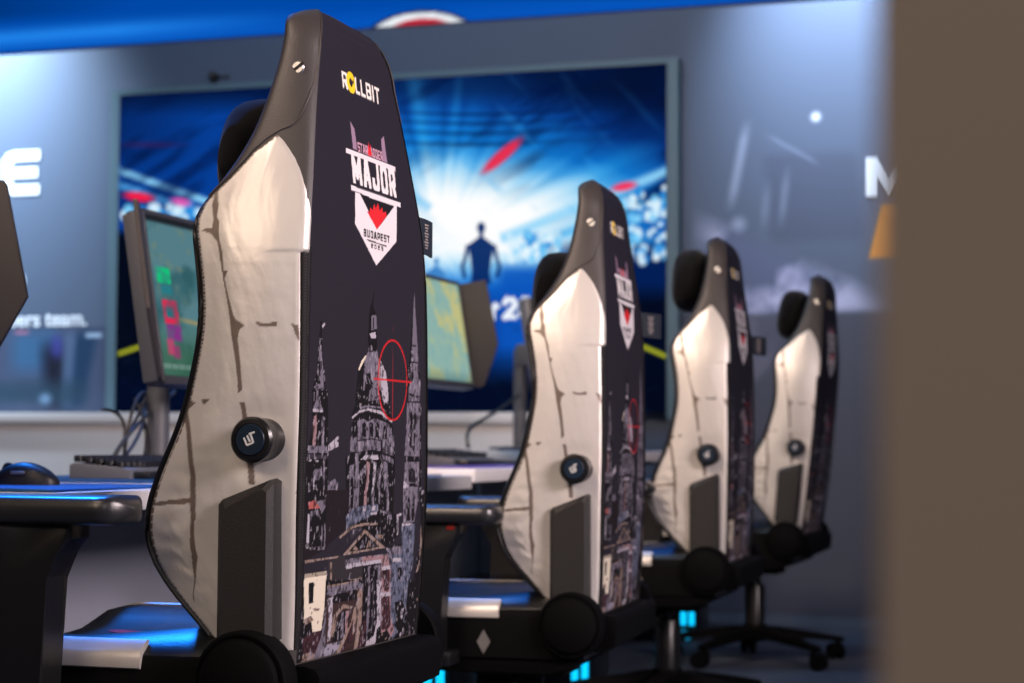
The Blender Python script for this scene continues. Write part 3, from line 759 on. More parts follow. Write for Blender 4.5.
BACK = ('backrest', 'back_panel', 'side_panel', 'zipper', 'headrest_seam', 'piping', 'strap_button', 'lumbar_knob', 'side_cover', 'fabric_tag', 'neck_pillow')
for i, ((x, y), rz, dz, br, lab, pdz) in enumerate(CH):
    o = proto if i == 0 else copy_tree(proto)
    o.location = (x, y, 0); o.rotation_euler = (0, 0, rz)
    o['label'] = lab; o['category'] = 'gaming chair'; o['group'] = 'gaming chairs in a row'
    for c in children(o):
        n = c.name.split('.')[0]
        if n in ('star_base',): c.rotation_euler = (0, 0, [.3, -.2, .9, -.70][i]-rz)
        elif n != 'gas_lift': c.location.z = dz
        if n in ('star_base', 'gas_lift', 'tilt_mechanism'): c.location.x = .055
        if n == 'neck_pillow': c.location = [(-.006, 0, -.060), (.004, 0, -.090), (.003, 0, .028), (.03, 0, -.004)][i]; c.location.z += dz
        if i and n == 'fabric_tag':      # the tag flicks outward on the chairs behind
            T = Matrix.Translation((.254, .212, dz)) @ Matrix.Rotation(math.radians(-38), 4, 'Z') @ Matrix.Translation((-.254, -.212, 0)); c.matrix_local = T
        if i == 3 and n in BACK:      # this one's backrest is reclined a little further
            T = Matrix.Translation((0, 0, 0)) @ Matrix.Translation((.213, 0, .447)) @ Matrix.Rotation(math.radians(5.5), 4, 'Y') @ Matrix.Translation((-.213, 0, -.447)) @ c.matrix_local.copy()
            c.matrix_local = T
bpy.data.objects.remove(next(c for a in children(proto) if a.name.startswith('armrest') for c in children(a) if c.name == 'lever'))
bpy.context.view_layer.update()
# ------------------------------------------------------------------ room
def plane_box(name, x0, x1, y0, y1, z0, z1, m, bev=0.):
    bm = bmesh.new(); box(bm, ((x0+x1)/2, (y0+y1)/2, (z0+z1)/2), (x1-x0, y1-y0, z1-z0), bev); return obj(name, bm, m, smooth=False)
WY = 8.2
struct(plane_box('floor', -7, 3.5, -2.5, WY+.1, -.06, 0, M['floor']))
struct(plane_box('wall_back', -7, 3.5, WY, WY+.12, 0, 4.6, M['wall']))
struct(plane_box('wall_left', -7.12, -7, -2.5, WY+.12, 0, 4.6, M['wall']))
# foreground partition, out of focus at the right
p = struct(plane_box('wall_right', -.0565, 1.05, .45, .50, 0, 2.7, M['partition'], .004))
# white ledge along the wall under the big screen
t = thing('wall_counter', 'long white counter along the back wall below the big screen', 'counter', (-4.4, 8.0, 0))
bm = bmesh.new(); box(bm, (0, .05, .43), (4.0, .26, .86)); obj('carcass', bm, M['desk_white'], t, smooth=False)
bm = bmesh.new(); box(bm, (0, .04, .886), (4.06, .30, .05), .006); obj('countertop', bm, M['desk_white'], t)
# LED banner above the wall
def gridXZ(name, x0, x1, z0, z1, y, nx, nz, fn, m, parent=None):
    X, Z = np.meshgrid(np.linspace(x0, x1, nx), np.linspace(z0, z1, nz))
    C = fn((X-x0)/(x1-x0), (z1-Z)/(z1-z0), X, Z)
    return grid_mesh(name, np.stack([X, np.full_like(X, y), Z], -1), C, m, parent)
def mixc(a, b, t): return a*(1-t[..., None])+np.asarray(b, float)*t[..., None]
def soft(d, w): return np.clip(.5-d/w, 0, 1)
def f_led(s, t, X, Z):
    C = np.zeros(X.shape+(3,)); C[:] = (0, 72, 168)
    C = mixc(C, (0, 50, 120), np.clip((-4.6-X)/1.0, 0, 1)*np.clip((Z-2.86)/.06, 0, 1))
    C = mixc(C, (38, 140, 240), np.exp(-((Z-2.79)/.045)**2)*np.clip((-3.7-X)/1.0, 0, 1))
    C = mixc(C, (10, 95, 205), np.exp(-((Z-2.745)/.06)**2)*.5)
    d = ((X+3.125)/.29)**2+((Z-2.64)/.15)**2
    C = mixc(C, (10, 30, 70), soft(d-1.0, .1)); C = mixc(C, (235, 240, 245), soft(d-.86, .08))
    d2 = ((X+3.115)/.17)**2+((Z-2.675)/.075)**2
    C = mixc(C, (190, 40, 60), soft(d2-1, .2))
    return L3(C)
led = thing('led_sign', 'blue LED banner with a white round logo above the back wall', 'screen', (0, 0, 0))
bm = bmesh.new(); box(bm, (-2.0, WY-.006, 3.49), (9.86, .010, 1.50)); obj('casing', bm, M['black'], led, smooth=False)
gridXZ('display', -6.9, 2.9, 2.722, 4.25, WY-.0125, 500, 160, f_led, M['screen'], led)
# main screen
SX0, SX1, SZ0, SZ1 = -4.652, -1.930, .912, 2.456
def f_main(s, t, X, Z):
    px = 120+545*s/(1.107*(1-s)+s); top = 97-32*(px-120)/545; py = top+t*(412.5-top)     # the picture as the screen shows it, seen at its slant
    C = np.zeros(X.shape+(3,)); C[:] = (6, 62, 150)
    n = fbm(px/40., py/40., 3); n2 = fbm(px/14., py/10., 8)
    C = mixc(C, (2, 10, 40), np.clip((px-520)/150, 0, 1)*np.clip((175-py)/70, 0, 1)*(.7+.3*n))
    C = mixc(C, (4, 26, 74), np.clip((215-px)/110, 0, 1)*np.clip((190-py)/60, 0, 1)*(.55+.45*n))
    C = mixc(C, (3, 14, 44), np.clip((118-py)/25, 0, 1)*.8)
    d = np.hypot((px-440)/150, (py-215)/105)
    C = mixc(C, (20, 120, 225), np.clip(1.5-d, 0, 1)**1.2*.95)
    ang = np.arctan2(py-250, px-440); ray = fbm((ang+4)*7, np.full_like(ang, 2.), 21, 3)
    C = mixc(C, (70, 190, 245), np.clip(1.65-d, 0, 1)*np.clip((ray-.42)*4, 0, 1)*np.clip((260-py)/60, 0, 1)*.9)
    C = mixc(C, (3, 26, 90), np.clip(1.5-d, 0, 1)*np.clip((.44-ray)*5, 0, 1)*np.clip((190-py)/60, 0, 1)*.7)
    C = mixc(C, (20, 150, 232), np.clip(1.5-np.hypot((px-475)/150, (py-222)/80)+.5*(ray-.45), 0, 1)**.8*np.clip((285-py)/30, 0, 1))
    C = mixc(C, (170, 226, 252), np.clip(1.4-np.hypot((px-465)/135, (py-226)/62)+.5*(ray-.45), 0, 1)**.8*np.clip((290-py)/30, 0, 1))
    C = mixc(C, (255, 255, 255), np.clip(1.6-np.hypot((px-462)/98, (py-222)/44)+.9*(ray-.45), 0, 1)**.9*np.clip((290-py)/36, 0, 1))
    # light beams
    for (xa, ya, xb, yb, w, col, a) in [(500, 240, 668, 172, 6, (150, 215, 250), .9), (560, 236, 668, 196, 4.5, (90, 185, 240), .8), (115, 170, 240, 214, 4, (150, 220, 255), .95), (115, 184, 240, 228, 4.5, (90, 180, 245), .9), (300, 110, 430, 210, 5, (80, 180, 240), .5)]:
        u = ((px-xa)*(xb-xa)+(py-ya)*(yb-ya))/((xb-xa)**2+(yb-ya)**2); dd = np.abs((px-xa)*(yb-ya)-(py-ya)*(xb-xa))/math.hypot(xb-xa, yb-ya)
        C = mixc(C, col, np.clip(1.3-dd/w, 0, 1)*((u > 0) & (u < 1))*a)
    # the light picked up by the arena roof and haze, in slanted streaks
    st = fbm((px*.75+py*1.1)/26., (py-px*.2)/60., 71, 4); st2 = fbm((px-py*.9)/20., (py+px*.4)/70., 73, 3)
    up = np.clip((250-py)/60, 0, 1)
    C = mixc(C, (2, 20, 66), up*np.clip((.47-st)*4.5, 0, 1)*.75*np.clip(np.hypot((px-445)/120, (py-230)/70)-.6, 0, 1))
    C = mixc(C, (60, 165, 235), up*np.clip((st2-.52)*4, 0, 1)*.55*np.clip(1.9-d, 0, 1))
    for yy in (112, 121, 131, 142):
        C = mixc(C, (2, 14, 52), np.exp(-((py-yy-4*np.sin(px/60.))/1.8)**2)*np.clip(1-abs(px-470)/150, 0, 1)*.6)
    # crowd and pit
    pit = np.clip((py-(236+6*n2))/14, 0, 1)*np.clip((px-540)/40, 0, 1); C = mixc(C, (3, 30, 84), pit)
    pit = np.clip((py-228)/10, 0, 1)*np.clip((240-px)/40, 0, 1); C = mixc(C, (4, 10, 26), pit)
    pit = np.clip((py-286)/26, 0, 1); C = mixc(C, (8, 66, 160), pit*np.clip((px-430)/20, 0, 1)*np.clip((545-px)/30, 0, 1))
    C = mixc(C, (12, 84, 186), np.clip((py-262)/12, 0, 1)*np.clip((px-490)/15, 0, 1)*np.clip((560-px)/20, 0, 1)*.85)
    C = mixc(C, (3, 12, 36), np.clip((py-345)/40, 0, 1)); C = mixc(C, (3, 8, 26), np.clip((px-560)/40, 0, 1)*np.clip((py-285)/20, 0, 1)*.9)
    C = mixc(C, (14, 32, 64), np.clip((n2-.5)*4, 0, 1)*(py > 300)*.35)
    rs = np.random.RandomState(12)
    for _ in range(260):
        k = rs.rand()
        if k < .62: x, y, r = 590+77*rs.rand(), 188+74*rs.rand()**.8, 1.4+2.8*rs.rand(); y += (668-x)*.12
        elif k < .82: x, y, r = 500+60*rs.rand(), 236+26*rs.rand(), 2+2.5*rs.rand()
        else: x, y, r = 122+78*rs.rand(), 208+14*rs.rand(), 2.5+3*rs.rand()
        col = [(120, 205, 250), (215, 240, 255), (40, 140, 220), (235, 250, 255)][rs.randint(4)]
        C = mixc(C, col, soft(np.hypot(px-x, (py-y)*(.7 if rs.rand() < .4 else 1))-r, 2.5)*.85)
    for (x, y, rx, ry, a, col) in [(140, 198, 15, 4.5, .15, (255, 30, 70)), (182, 203, 10, 4, .2, (225, 90, 180)), (501, 157, 25, 5.5, -.72, (240, 44, 76)), (623, 188, 12, 4, -.2, (250, 50, 90)), (150, 146, 30, 2.5, 0, (80, 20, 70)), (380, 155, 10, 8, 0, (150, 60, 170))]:
        ca, sa = math.cos(a), math.sin(a); u = (px-x)*ca+(py-y)*sa; v = -(px-x)*sa+(py-y)*ca
        C = mixc(C, col, soft((np.hypot(u/rx, v/ry)-1)*ry, 3.)*(.95 if ry > 3 and ry < 8 else .45))
    for (xa, ya, xb, yb) in [(122, 354, 152, 344), (640, 346, 668, 358)]:
        dd = np.abs((px-xa)*(yb-ya)-(py-ya)*(xb-xa))/math.hypot(xb-xa, yb-ya); C = mixc(C, (170, 176, 40), np.clip(1.5-dd/2, 0, 1)*((px > xa) & (px < xb)))
    # standing figures seen from behind
    def fig(C, x, y, k, col):
        m = soft(np.hypot((px-x), (py-y)/1.35)-4.0*k, 1.5)
        m = np.maximum(m, soft(np.abs(px-x)-2.*k, 1)*((py > y) & (py < y+13*k)))
        q = (py-y)/k
        hw = np.interp(q, [9, 12, 16, 20, 30, 44, 54], [2, 6, 11.5, 13, 10.5, 9, 10])*k
        m = np.maximum(m, soft(np.abs(px-x)-hw, 1.5)*((q > 9) & (q < 56)))
        for sg in (-1, 1): m = np.maximum(m, soft(np.abs(px-x-sg*np.interp(q, [17, 30, 38, 50], [13, 15.5, 18.5, 16])*k)-1.8*k, 1.5)*((q > 17) & (q < 50)))
        C = mixc(C, col, m*.95)
        for sg in (-1, 1): C = mixc(C, (70, 160, 205), soft(np.hypot(px-x-sg*13.5*k, (py-y-38*k)/3.)-1.2*k, 1.5)*.7)
        return C
    C = fig(C, 480.5, 229, 1., (8, 40, 100)); C = fig(C, 436, 262, .6, (60, 130, 200))
    # white caption
    cv = Canvas(0, 100, 0, 30, .5, (0, 0, 0))
    for pl in ([(2, 3), (2, 16), (2, 13), (5, 16), (9, 16)], [(19, 20), (22, 23), (30, 23), (33, 20), (33, 16), (19, 4), (34, 4)], [(42, 8), (42, 19), (46, 23), (52, 23), (56, 19), (56, 8), (52, 4), (46, 4), (42, 8)]):
        for a, b in zip(pl, pl[1:]): cv.seg(a, b, 5, 5, (255, 255, 255))
    tx = cv.sample(np.clip((px-491.5)*1.45, 0, 99), np.clip((321.5-py)*1.1, 0, 29))[..., 0]*((px > 491.5) & (px < 536) & (py > 296) & (py < 321))
    C = mixc(C, (240, 246, 255), np.clip(tx, 0, 1))
    return L3(np.clip(C, 0, 255))
ms = thing('led_screen', 'large wall screen showing a blue arena crowd and light burst', 'screen', (0, 0, 0))
bm = bmesh.new(); box(bm, ((SX0+SX1)/2, WY-.042, (SZ0+SZ1)/2), (SX1-SX0+.004, .06, SZ1-SZ0+.004)); obj('casing', bm, M['black'], ms, smooth=False)
gridXZ('display', SX0, SX1, SZ0, SZ1, WY-.0735, 560, 320, f_main, M['screen'], ms)
bm = bmesh.new()
box(bm, (SX0-.028, WY-.042, (SZ0+SZ1)/2), (.052, .06, SZ1-SZ0+.06), .002, 1); box(bm, (SX1+.028, WY-.042, (SZ0+SZ1)/2), (.052, .06, SZ1-SZ0+.06), .002, 1); box(bm, ((SX0+SX1)/2, WY-.042, SZ1+.016), (SX1-SX0+.004, .06, .028), .002, 1)
obj('surround', bm, M['frame'], ms)
# mural on the wall right of the screen
def f_mural(s, t, X, Z):
    C = np.zeros(X.shape+(3,)); C[:] = (76, 88, 108)
    n = fbm((X+3)*5, Z*5, 31, 5); n2 = fbm((X+3)*11+n*3, Z*11, 33, 4)
    top = 1.70-(X+1.637)*.47; bot = 1.345-.30*np.clip((-1.25-X)/.3, 0, 1)+.012*((X*42) % 1)
    band = soft(Z-top+.03*(n2-.5), .10)*soft(bot-Z, .05)*soft(-1.74-X, .2)*soft(X+1.06, .35)
    C = mixc(C, (228, 226, 250), band*np.clip((n-.30)*3.4+(n2-.45)*1.2, 0, 1)*.95); C = mixc(C, (92, 98, 140), band*.35)
    C = mixc(C, (60, 64, 78), soft(Z-1.345, .02)*.75)
    C = mixc(C, (60, 68, 88), soft(np.abs(X+1.30+(Z-1.95)*.1)-.2, .05)*soft(np.abs(Z-1.85)-.19, .05)*.5)
    for (x, z, dx, h, w, a) in [(-1.62, 2.0, .10, .16, .018, .5), (-1.42, 1.85, .06, .10, .012, .35), (-1.50, 1.82, .05, .08, .015, .25)]:
        C = mixc(C, (168, 178, 200), soft(np.abs(X-x-(Z-z)*dx*2)-w, .03)*soft(np.abs(Z-z)-h, .1)*a)
    C = mixc(C, (168, 178, 200), soft(np.hypot(X+1.62, Z-1.74)-.02, .06)*.8); C = mixc(C, (235, 240, 250), soft(np.hypot(X+1.28, Z-2.199)-.016, .03))
    C = mixc(C, (150, 160, 185), soft(np.abs((Z-2.06)+(X+1.38)*.6)-.008, .02)*soft(np.abs(X+1.38)-.1, .05)*.4)
    o = soft(np.abs(X+.955+(1.7-Z)*.16)-(.055+(1.8-Z)*.10), .02)*soft(np.abs(Z-1.69)-.115, .02); C = mixc(C, (214, 140, 60), o)
    # letters M and A cut by the partition
    return L3(np.clip(C, 0, 255))
mu = gridXZ('wall_mural', -1.873, .6, .05, 2.70, WY-.004, 420, 440, f_mural, M['mural'])
tag(mu, 'slate wall graphic with pale clouds and an orange patch right of the screen', 'mural')
def flat_letter(name, outline, x0, z0, k, y, m, hole=None):
    bm = bmesh.new()
    if hole is None: prism(bm, outline, lambda u, v: (x0+u*k, y, z0+v*k), lambda u, v: (x0+u*k, y-.006, z0+v*k))
    else:
        n = len(outline); R = [[bm.verts.new((x0+p[0]*k, yy, z0+p[1]*k)) for p in q] for q in (outline, hole) for yy in (y, y-.006)]
        for i in range(n):
            e = (i+1) % n
            for a, b in ((0, 1), (1, 3), (3, 2), (2, 0)): bm.faces.new((R[a][i], R[a][e], R[b][e], R[b][i]))
    return obj(name, bm, m, smooth=False)
o = flat_letter('wall_letter', [(0, 0), (0, 1), (.3, 1), (.62, .42), (.94, 1), (1.24, 1), (1.24, 0), (.94, 0), (.94, .52), (.62, 0), (.30, .52), (.30, 0)], -1.062, 1.842, .168, WY-.004, M['lettering']); tag(o, 'white letter M on the wall above the orange patch', 'lettering')
o = flat_letter('wall_letter', [(1, 1.04), (.32, 1.04), (.12, .98), (0, .82), (0, .22), (.12, .06), (.32, 0), (1, 0), (1, .24), (.36, .24), (.27, .30), (.27, .40), (.95, .40), (.95, .64), (.27, .64), (.27, .74), (.36, .80), (1, .80)], -5.352, 2.0, .215, WY, M['lettering']); tag(o, 'white letter E high on the wall left of the screen', 'lettering')
an = np.linspace(0, 2*PI, 33)[:-1]
o = flat_letter('wall_letter', [(math.cos(a)*.5, math.sin(a)*.5) for a in an], -5.268, 1.565, .125, WY, M['lettering'], [(math.cos(a)*.24, math.sin(a)*.24) for a in an]); tag(o, 'white round letter on the wall, half hidden by a dark monitor shield', 'lettering')
def text_obj(name, body, x, z, size, y, m):
    cu = bpy.data.curves.new(name, 'FONT'); cu.body = body; cu.size = size; cu.extrude = .002; cu.offset = .002
    o = bpy.data.objects.new(name, cu); COL.objects.link(o); o.rotation_euler = (PI/2, 0, 0); o.location = (x, y-.003, z)
    dg = bpy.context.evaluated_depsgraph_get(); me = bpy.data.meshes.new_from_object(o.evaluated_get(dg))
    r = bpy.data.objects.new(name, me); COL.objects.link(r); r.matrix_world = o.matrix_world.copy(); r.rotation_euler = (PI/2, 0, 0); r.location = (x, y-.003, z)
    bpy.data.objects.remove(o); me.materials.clear(); me.materials.append(m); return r
o = text_obj('wall_slogan', 'eers team.', -5.30, 1.345, .105, WY, M['lettering']); tag(o, 'small white slogan ending in team on the wall left of the screen', 'lettering')
def f_pic(s, t, X, Z):
    C = np.zeros(X.shape+(3,)); C[:] = (64, 74, 98); n = fbm(X*9, Z*9, 41, 4)
    C = mixc(C, (52, 92, 128), soft(np.abs(X+5.14)-.13, .1)*soft(np.abs(Z-1.22)-.1, .1)*.9)
    C = mixc(C, (18, 22, 40), soft(np.abs(X+5.03+(Z-1.1)*.1)-.06, .08)*soft(np.abs(Z-1.1)-.15, .1)); C = mixc(C, (60, 60, 140), soft(np.abs(X+5.02)-.03, .05)*soft(np.abs(Z-1.24)-.05, .05)*.8)
    C = mixc(C, (24, 52, 82), soft(np.abs(X+4.90-(Z-1.1)*.22)-.06, .05)*soft(np.abs(Z-1.13)-.18, .06)); C = mixc(C, (76, 96, 124), soft(np.abs(X+4.955-(Z-1.1)*.05)-.03, .03)*soft(np.abs(Z-1.13)-.18, .06)*.8)
    C = mixc(C, (36, 60, 78), soft(np.abs(Z-.99-.05*n)-.05, .06)*soft(X+4.85, .1)*.8); C = mixc(C, (120, 150, 180), soft(np.hypot(X+5.08, (Z-.985)*1.2)-.03, .04)*.8)
    C = mixc(C, (150, 170, 190), soft(np.abs(X+4.815)-.045, .02)*soft(np.abs(Z-1.295)-.012, .012)); C = mixc(C, (200, 110, 130), soft(np.abs(X+5.22)-.04, .03)*soft(np.abs(Z-1.315)-.008, .012)*.7)
    return L3(np.clip(C, 0, 255))
o = gridXZ('wall_picture', -5.42, -4.74, .92, 1.335, WY-.004, 200, 130, f_pic, M['mural']); tag(o, 'dark blue printed picture on the wall under the slogan', 'picture')
bm = bmesh.new(); cyl(bm, (-4.179, WY, 2.536), (0, -1, 0), .022, .03, .004, 20); cyl(bm, (-4.172, WY-.03, 2.536), (.25, -1, 0), .017, .03, .003, 20); box(bm, (-4.13, WY-.004, 2.532), (.06, .006, .012), .002)
o = obj('wall_sensor', bm, M['black']); tag(o, 'small black sensor on the wall above the big screen', 'sensor')
# ------------------------------------------------------------------ desks
DK = [(1.78, 3.20, .680, 'desk beside the nearest chair, carrying the black mouse and blue pad'), (3.22, 4.66, .684, 'desk in front of the second chair, carrying the tilted game monitor'),
      (4.68, 6.10, .700, 'desk in front of the third chair, carrying the purple mouse pad'), (6.12, 7.70, .745, 'farthest desk, in front of the chair at the end of the row')]
FX, BX = -1.62, -2.42
for i, (y0, y1, z, lab) in enumerate(DK):
    t = thing('gaming_desk', 'white '+lab, 'desk', (FX-.4, (y0+y1)/2, 0), 0, 'white desks in a row'); W = (y1-y0)
    bm = bmesh.new(); box(bm, (0, 0, z-.0175), (.80, W-.004, .035), .003); obj('tabletop', bm, M['desk_white'], t)
    bm = bmesh.new(); box(bm, (-.09, 0, (z-.035)/2+.03), (.020, W-.004, z-.035-.06), .002); obj('modesty_panel', bm, M['desk_grey'], t)
    for s in (-1, 1):
        bm = bmesh.new(); box(bm, (-.28, s*(W/2-.06), (z-.035)/2+.01), (.07, .05, z-.057), .004); box(bm, (-.10, s*(W/2-.06), .015), (.56, .07, .03), .006); box(bm, (-.10, s*(W/2-.06), z-.045), (.52, .06, .02), .004); obj('leg', bm, M['desk_grey'], t)
# pads, mouse, keyboards
def pad(x0, x1, y0, y1, z, m, lab):
    bm = bmesh.new(); box(bm, ((x0+x1)/2, (y0+y1)/2, z+.002), (x1-x0, y1-y0, .004), .0015, 1); o = obj('mouse_pad', bm, m); tag(o, lab, 'mouse pad', 'cloth mouse pads'); return o
pad(-2.28, -1.645, 2.68, 3.185, .680, M['mousepad'], 'blue lit cloth mouse pad under the black mouse, beside the nearest chair')
pad(-2.30, -1.645, 3.235, 4.5, .684, M['mousepad'], 'dark blue cloth pad under the keyboard with tangled cables')
pad(-2.10, -1.66, 4.73, 5.55, .700, M['mousepad2'], 'purple cloth mouse pad on the desk before the third chair')
pad(-2.10, -1.70, 6.3, 7.3, .745, M['mousepad'], 'dark cloth pad on the farthest desk')
def mouse(x, y, z, rz, lab):
    bm = bmesh.new(); rings = []
    for i in range(21):
        t = i/20; xx = -.064+.128*t; e = math.sqrt(max(.0, 1-abs(2*t-1)**2.6)); hw = .033*max(.15, e)*(1-.10*math.sin(PI*t)); hh = .041*max(.1, (math.sin(PI*min(1, t*.9+.06))**.75))
        ring = []
        for k in range(17):
            a = PI*k/16; ring.append((xx, hw*math.copysign(abs(math.cos(a))**.7, math.cos(a)), hh*math.sin(a)**.8))
        rings.append(ring)
    t = thing('computer_mouse', lab, 'mouse', (x, y, z), rz)
    loft(bm, rings); obj('body', bm, M['keys'], t, auto=70)
    bm = bmesh.new(); cyl(bm, (-.034, -.004, .029), (0, 1, 0), .011, .008, .002, 20); obj('scroll_wheel', bm, M['plastic_smooth'], t)
    bm = bmesh.new(); box(bm, (.0, .0328, .022), (.028, .004, .006), .002); box(bm, (-.0, -.0328, .022), (.028, .004, .006), .002); obj('side_button', bm, M['kb_grey'], t)
mouse(-1.90, 3.005, .684, .12, 'black computer mouse on the blue pad behind the nearest armrest')
def keyboard(x, y, z, lab, rz=0.):
    t = thing('keyboard', lab, 'keyboard', (x, y, z), rz, 'mechanical keyboards on the desks')
    bm = bmesh.new(); prism(bm, [(-.07, 0), (.07, 0), (.07, .018), (.062, .022), (-.06, .032), (-.07, .028)], lambda u, v: (u, -.185, v), lambda u, v: (u, .185, v), .002); obj('case', bm, M['kb_grey'], t, auto=30)
    bm = bmesh.new()
    for r in range(5):
        for c in range(15):
            if r == 0 and 4 <= c <= 9 and c != 6: continue
            xx = .040-.024*r; yy = -.168+.024*c; wz = .030+.0027*r
            box(bm, (xx, yy, wz), (.019, .019 if not (r == 0 and c == 6) else .13, .014), .003, 1)
    obj('keycaps', bm, M['keys'], t)
    bm = bmesh.new(); box(bm, (.085, 0, .008), (.045, .34, .014), .004); obj('wrist_rest', bm, M['rubber'], t)
    return t
keyboard(-2.0, 3.62, .688, 'grey cased keyboard with black keys in front of the cable tangle')
keyboard(-1.92, 5.34, .704, 'dark keyboard behind the purple mouse pad')
keyboard(-1.92, 6.50, .749, 'keyboard on the farthest desk beside the second chair back')
# monitors
def f_game1(s, t, X, Z):
    C = np.zeros(X.shape+(3,)); n = fbm(s*7, t*5, 51, 4); n2 = fbm(s*22, t*16, 52, 3)
    C[:] = (84, 124, 134); C = mixc(C, (34, 78, 84), np.clip((n-.42)*4, 0, 1)*.7); C = mixc(C, (120, 130, 104), np.clip((n2-.5)*4, 0, 1)*np.clip(.75-t, 0, 1)); C = mixc(C, (50, 92, 60), np.clip((t-.62)*4, 0, 1)*.6)
    C = mixc(C, (150, 140, 100), soft(np.abs(t-.62-.1*s)-.012, .02)*soft(.18-s, .1))
    for (a, b, w, h, col) in [(.09, .37, .10, .05, (20, 190, 120)), (.10, .46, .08, .03, (40, 120, 130)), (.11, .60, .11, .075, (220, 40, 80)), (.105, .60, .06, .035, (30, 110, 120)), (.12, .73, .11, .05, (130, 50, 130)), (.08, .82, .05, .05, (245, 50, 110)), (.12, .85, .05, .04, (180, 40, 110))]:
        C = mixc(C, col, soft(np.abs(s-a)-w/2, .015)*soft(np.abs(t-b)-h, .015)*(.6+.4*(n2 > .45)))
    C = mixc(C, (210, 220, 220), ((t > .93) & (t < .955) & ((s*40) % 1 < .55) & (s < .4))*.4)
    C = mixc(C, (30, 34, 40), np.clip((.045-t)/.02, 0, 1))
    return L3(np.clip(C, 0, 255))
def f_game2(s, t, X, Z):
    C = np.zeros(X.shape+(3,)); n = fbm(s*8, t*5, 61, 4); n2 = fbm(s*25, t*18, 62, 3)
    C[:] = (140, 176, 168); C = mixc(C, (206, 192, 120), np.clip((n-.40)*5, 0, 1)*.8); C = mixc(C, (96, 150, 160), np.clip((n2-.5)*4, 0, 1)*.6); C = mixc(C, (226, 226, 200), np.clip((n2-.62)*5, 0, 1)*.6)
    C = mixc(C, (70, 110, 120), np.clip((t-.88)*8, 0, 1)*.6)
    return L3(np.clip(C, 0, 255))
def monitor(y, z, lab, fn, left_splay, right_splay, x=-2.0, rz=0., shield_r=True, shield_l=True, zc=.372, k=1., dep=.16):
    """Faces +x; origin on the desk under its foot. Screen pivots on the stand, leaning back."""
    t = thing('gaming_monitor', lab, 'monitor', (x, y, z), rz, 'gaming monitors on the desks')
    W, Hh = .560*k, .345*k; T = Matrix.Translation((0, 0, zc)) @ Matrix.Rotation(math.radians(-9), 4, 'Y')
    bm = bmesh.new(); box(bm, (-.022, 0, 0), (.040, W, Hh), .008)
    box(bm, (-.055, 0, -.02), (.05, .26, .20), .02); bmesh.ops.transform(bm, matrix=T, verts=bm.verts[:]); obj('housing', bm, M['monitor'], t)
    bm = bmesh.new()
    for (cy, cz, sy, sz) in ((0, Hh/2-.006, W, .012), (0, -Hh/2+.010, W, .020), (-W/2+.005, 0, .010, Hh), (W/2-.005, 0, .010, Hh)): box(bm, (.0005, cy, cz), (.007, sy, sz), .002, 1)
    bmesh.ops.transform(bm, matrix=T, verts=bm.verts[:]); obj('bezel', bm, M['monitor'], t)
    ny, nz = 220, 130
    Y, Z = np.meshgrid(np.linspace(-W/2+.010, W/2-.010, ny), np.linspace(-Hh/2+.020, Hh/2-.012, nz))
    C = fn((Y-Y.min())/(Y.max()-Y.min()), (Z.max()-Z)/(Z.max()-Z.min()), Y, Z)
    P = np.stack([np.full_like(Y, .0005), Y, Z], -1).reshape(-1, 3); R = np.array(T)[:3, :3]; P = P @ R.T+np.array(T)[:3, 3]
    grid_mesh('display', P.reshape(nz, ny, 3), C, M['screen'], t)
    for s, sp, on in ((-1, left_splay, shield_l), (1, right_splay, shield_r)):
        if not on: continue
        bm = bmesh.new(); out = [(a*dep/.16, b*k) for a, b in [(-.012, -.158), (.035, -.172), (.060, -.165), (.160, -.045), (.146, .155), (.140, .165), (-.012, .165)]]
        a = math.radians(sp); A = T @ Matrix.Translation((0, s*(W/2+.004), 0)) @ Matrix.Rotation(s*a, 4, 'Z')
        prism(bm, out, lambda u, v: A @ Vector((u, -.005, v)), lambda u, v: A @ Vector((u, .005, v)), .0025); sh = obj('side_shield', bm, M['shield'], t, auto=30)
        bm = bmesh.new(); A2 = T @ Matrix.Translation((-.020, s*(W/2+.004), 0)); box(bm, (0, 0, 0), (.045, .010, Hh*.96), .003); bmesh.ops.transform(bm, matrix=A2, verts=bm.verts[:]); obj('shield_hinge', bm, M['monitor_edge'], sh)
    bm = bmesh.new(); cyl(bm, (-.15, 0, .012), (0, 0, 1), .026, .36, .004, 24); box(bm, (-.105, 0, .35), (.11, .08, .08), .01); obj('stand', bm, M['monitor_edge'], t)
    bm = bmesh.new(); lathe(bm, [(0, 0), (.112, 0), (.115, .003), (.112, .010), (.03, .014), (0, .014)], axis((-.15, 0, 0), (0, 0, 1)), 40); obj('foot', bm, M['monitor'], t)
    return t
monitor(2.55, .680, 'monitor with a dark hexagonal side shield at the left edge of the photo', f_game1, 70, 4, x=-1.966, zc=.350)
m2 = monitor(3.955, .688, 'tilted monitor showing a teal game scene with pink and green markers', f_game1, 65, 10, zc=.391, k=1.12)
monitor(5.40, .704, 'monitor showing a pale yellow map with a dark right side shield', f_game2, 60, 4, zc=.407, dep=.10)
m4 = monitor(6.72, .749, 'farthest monitor, a dark slanted edge beside the second chair', f_game2, 35, 10)
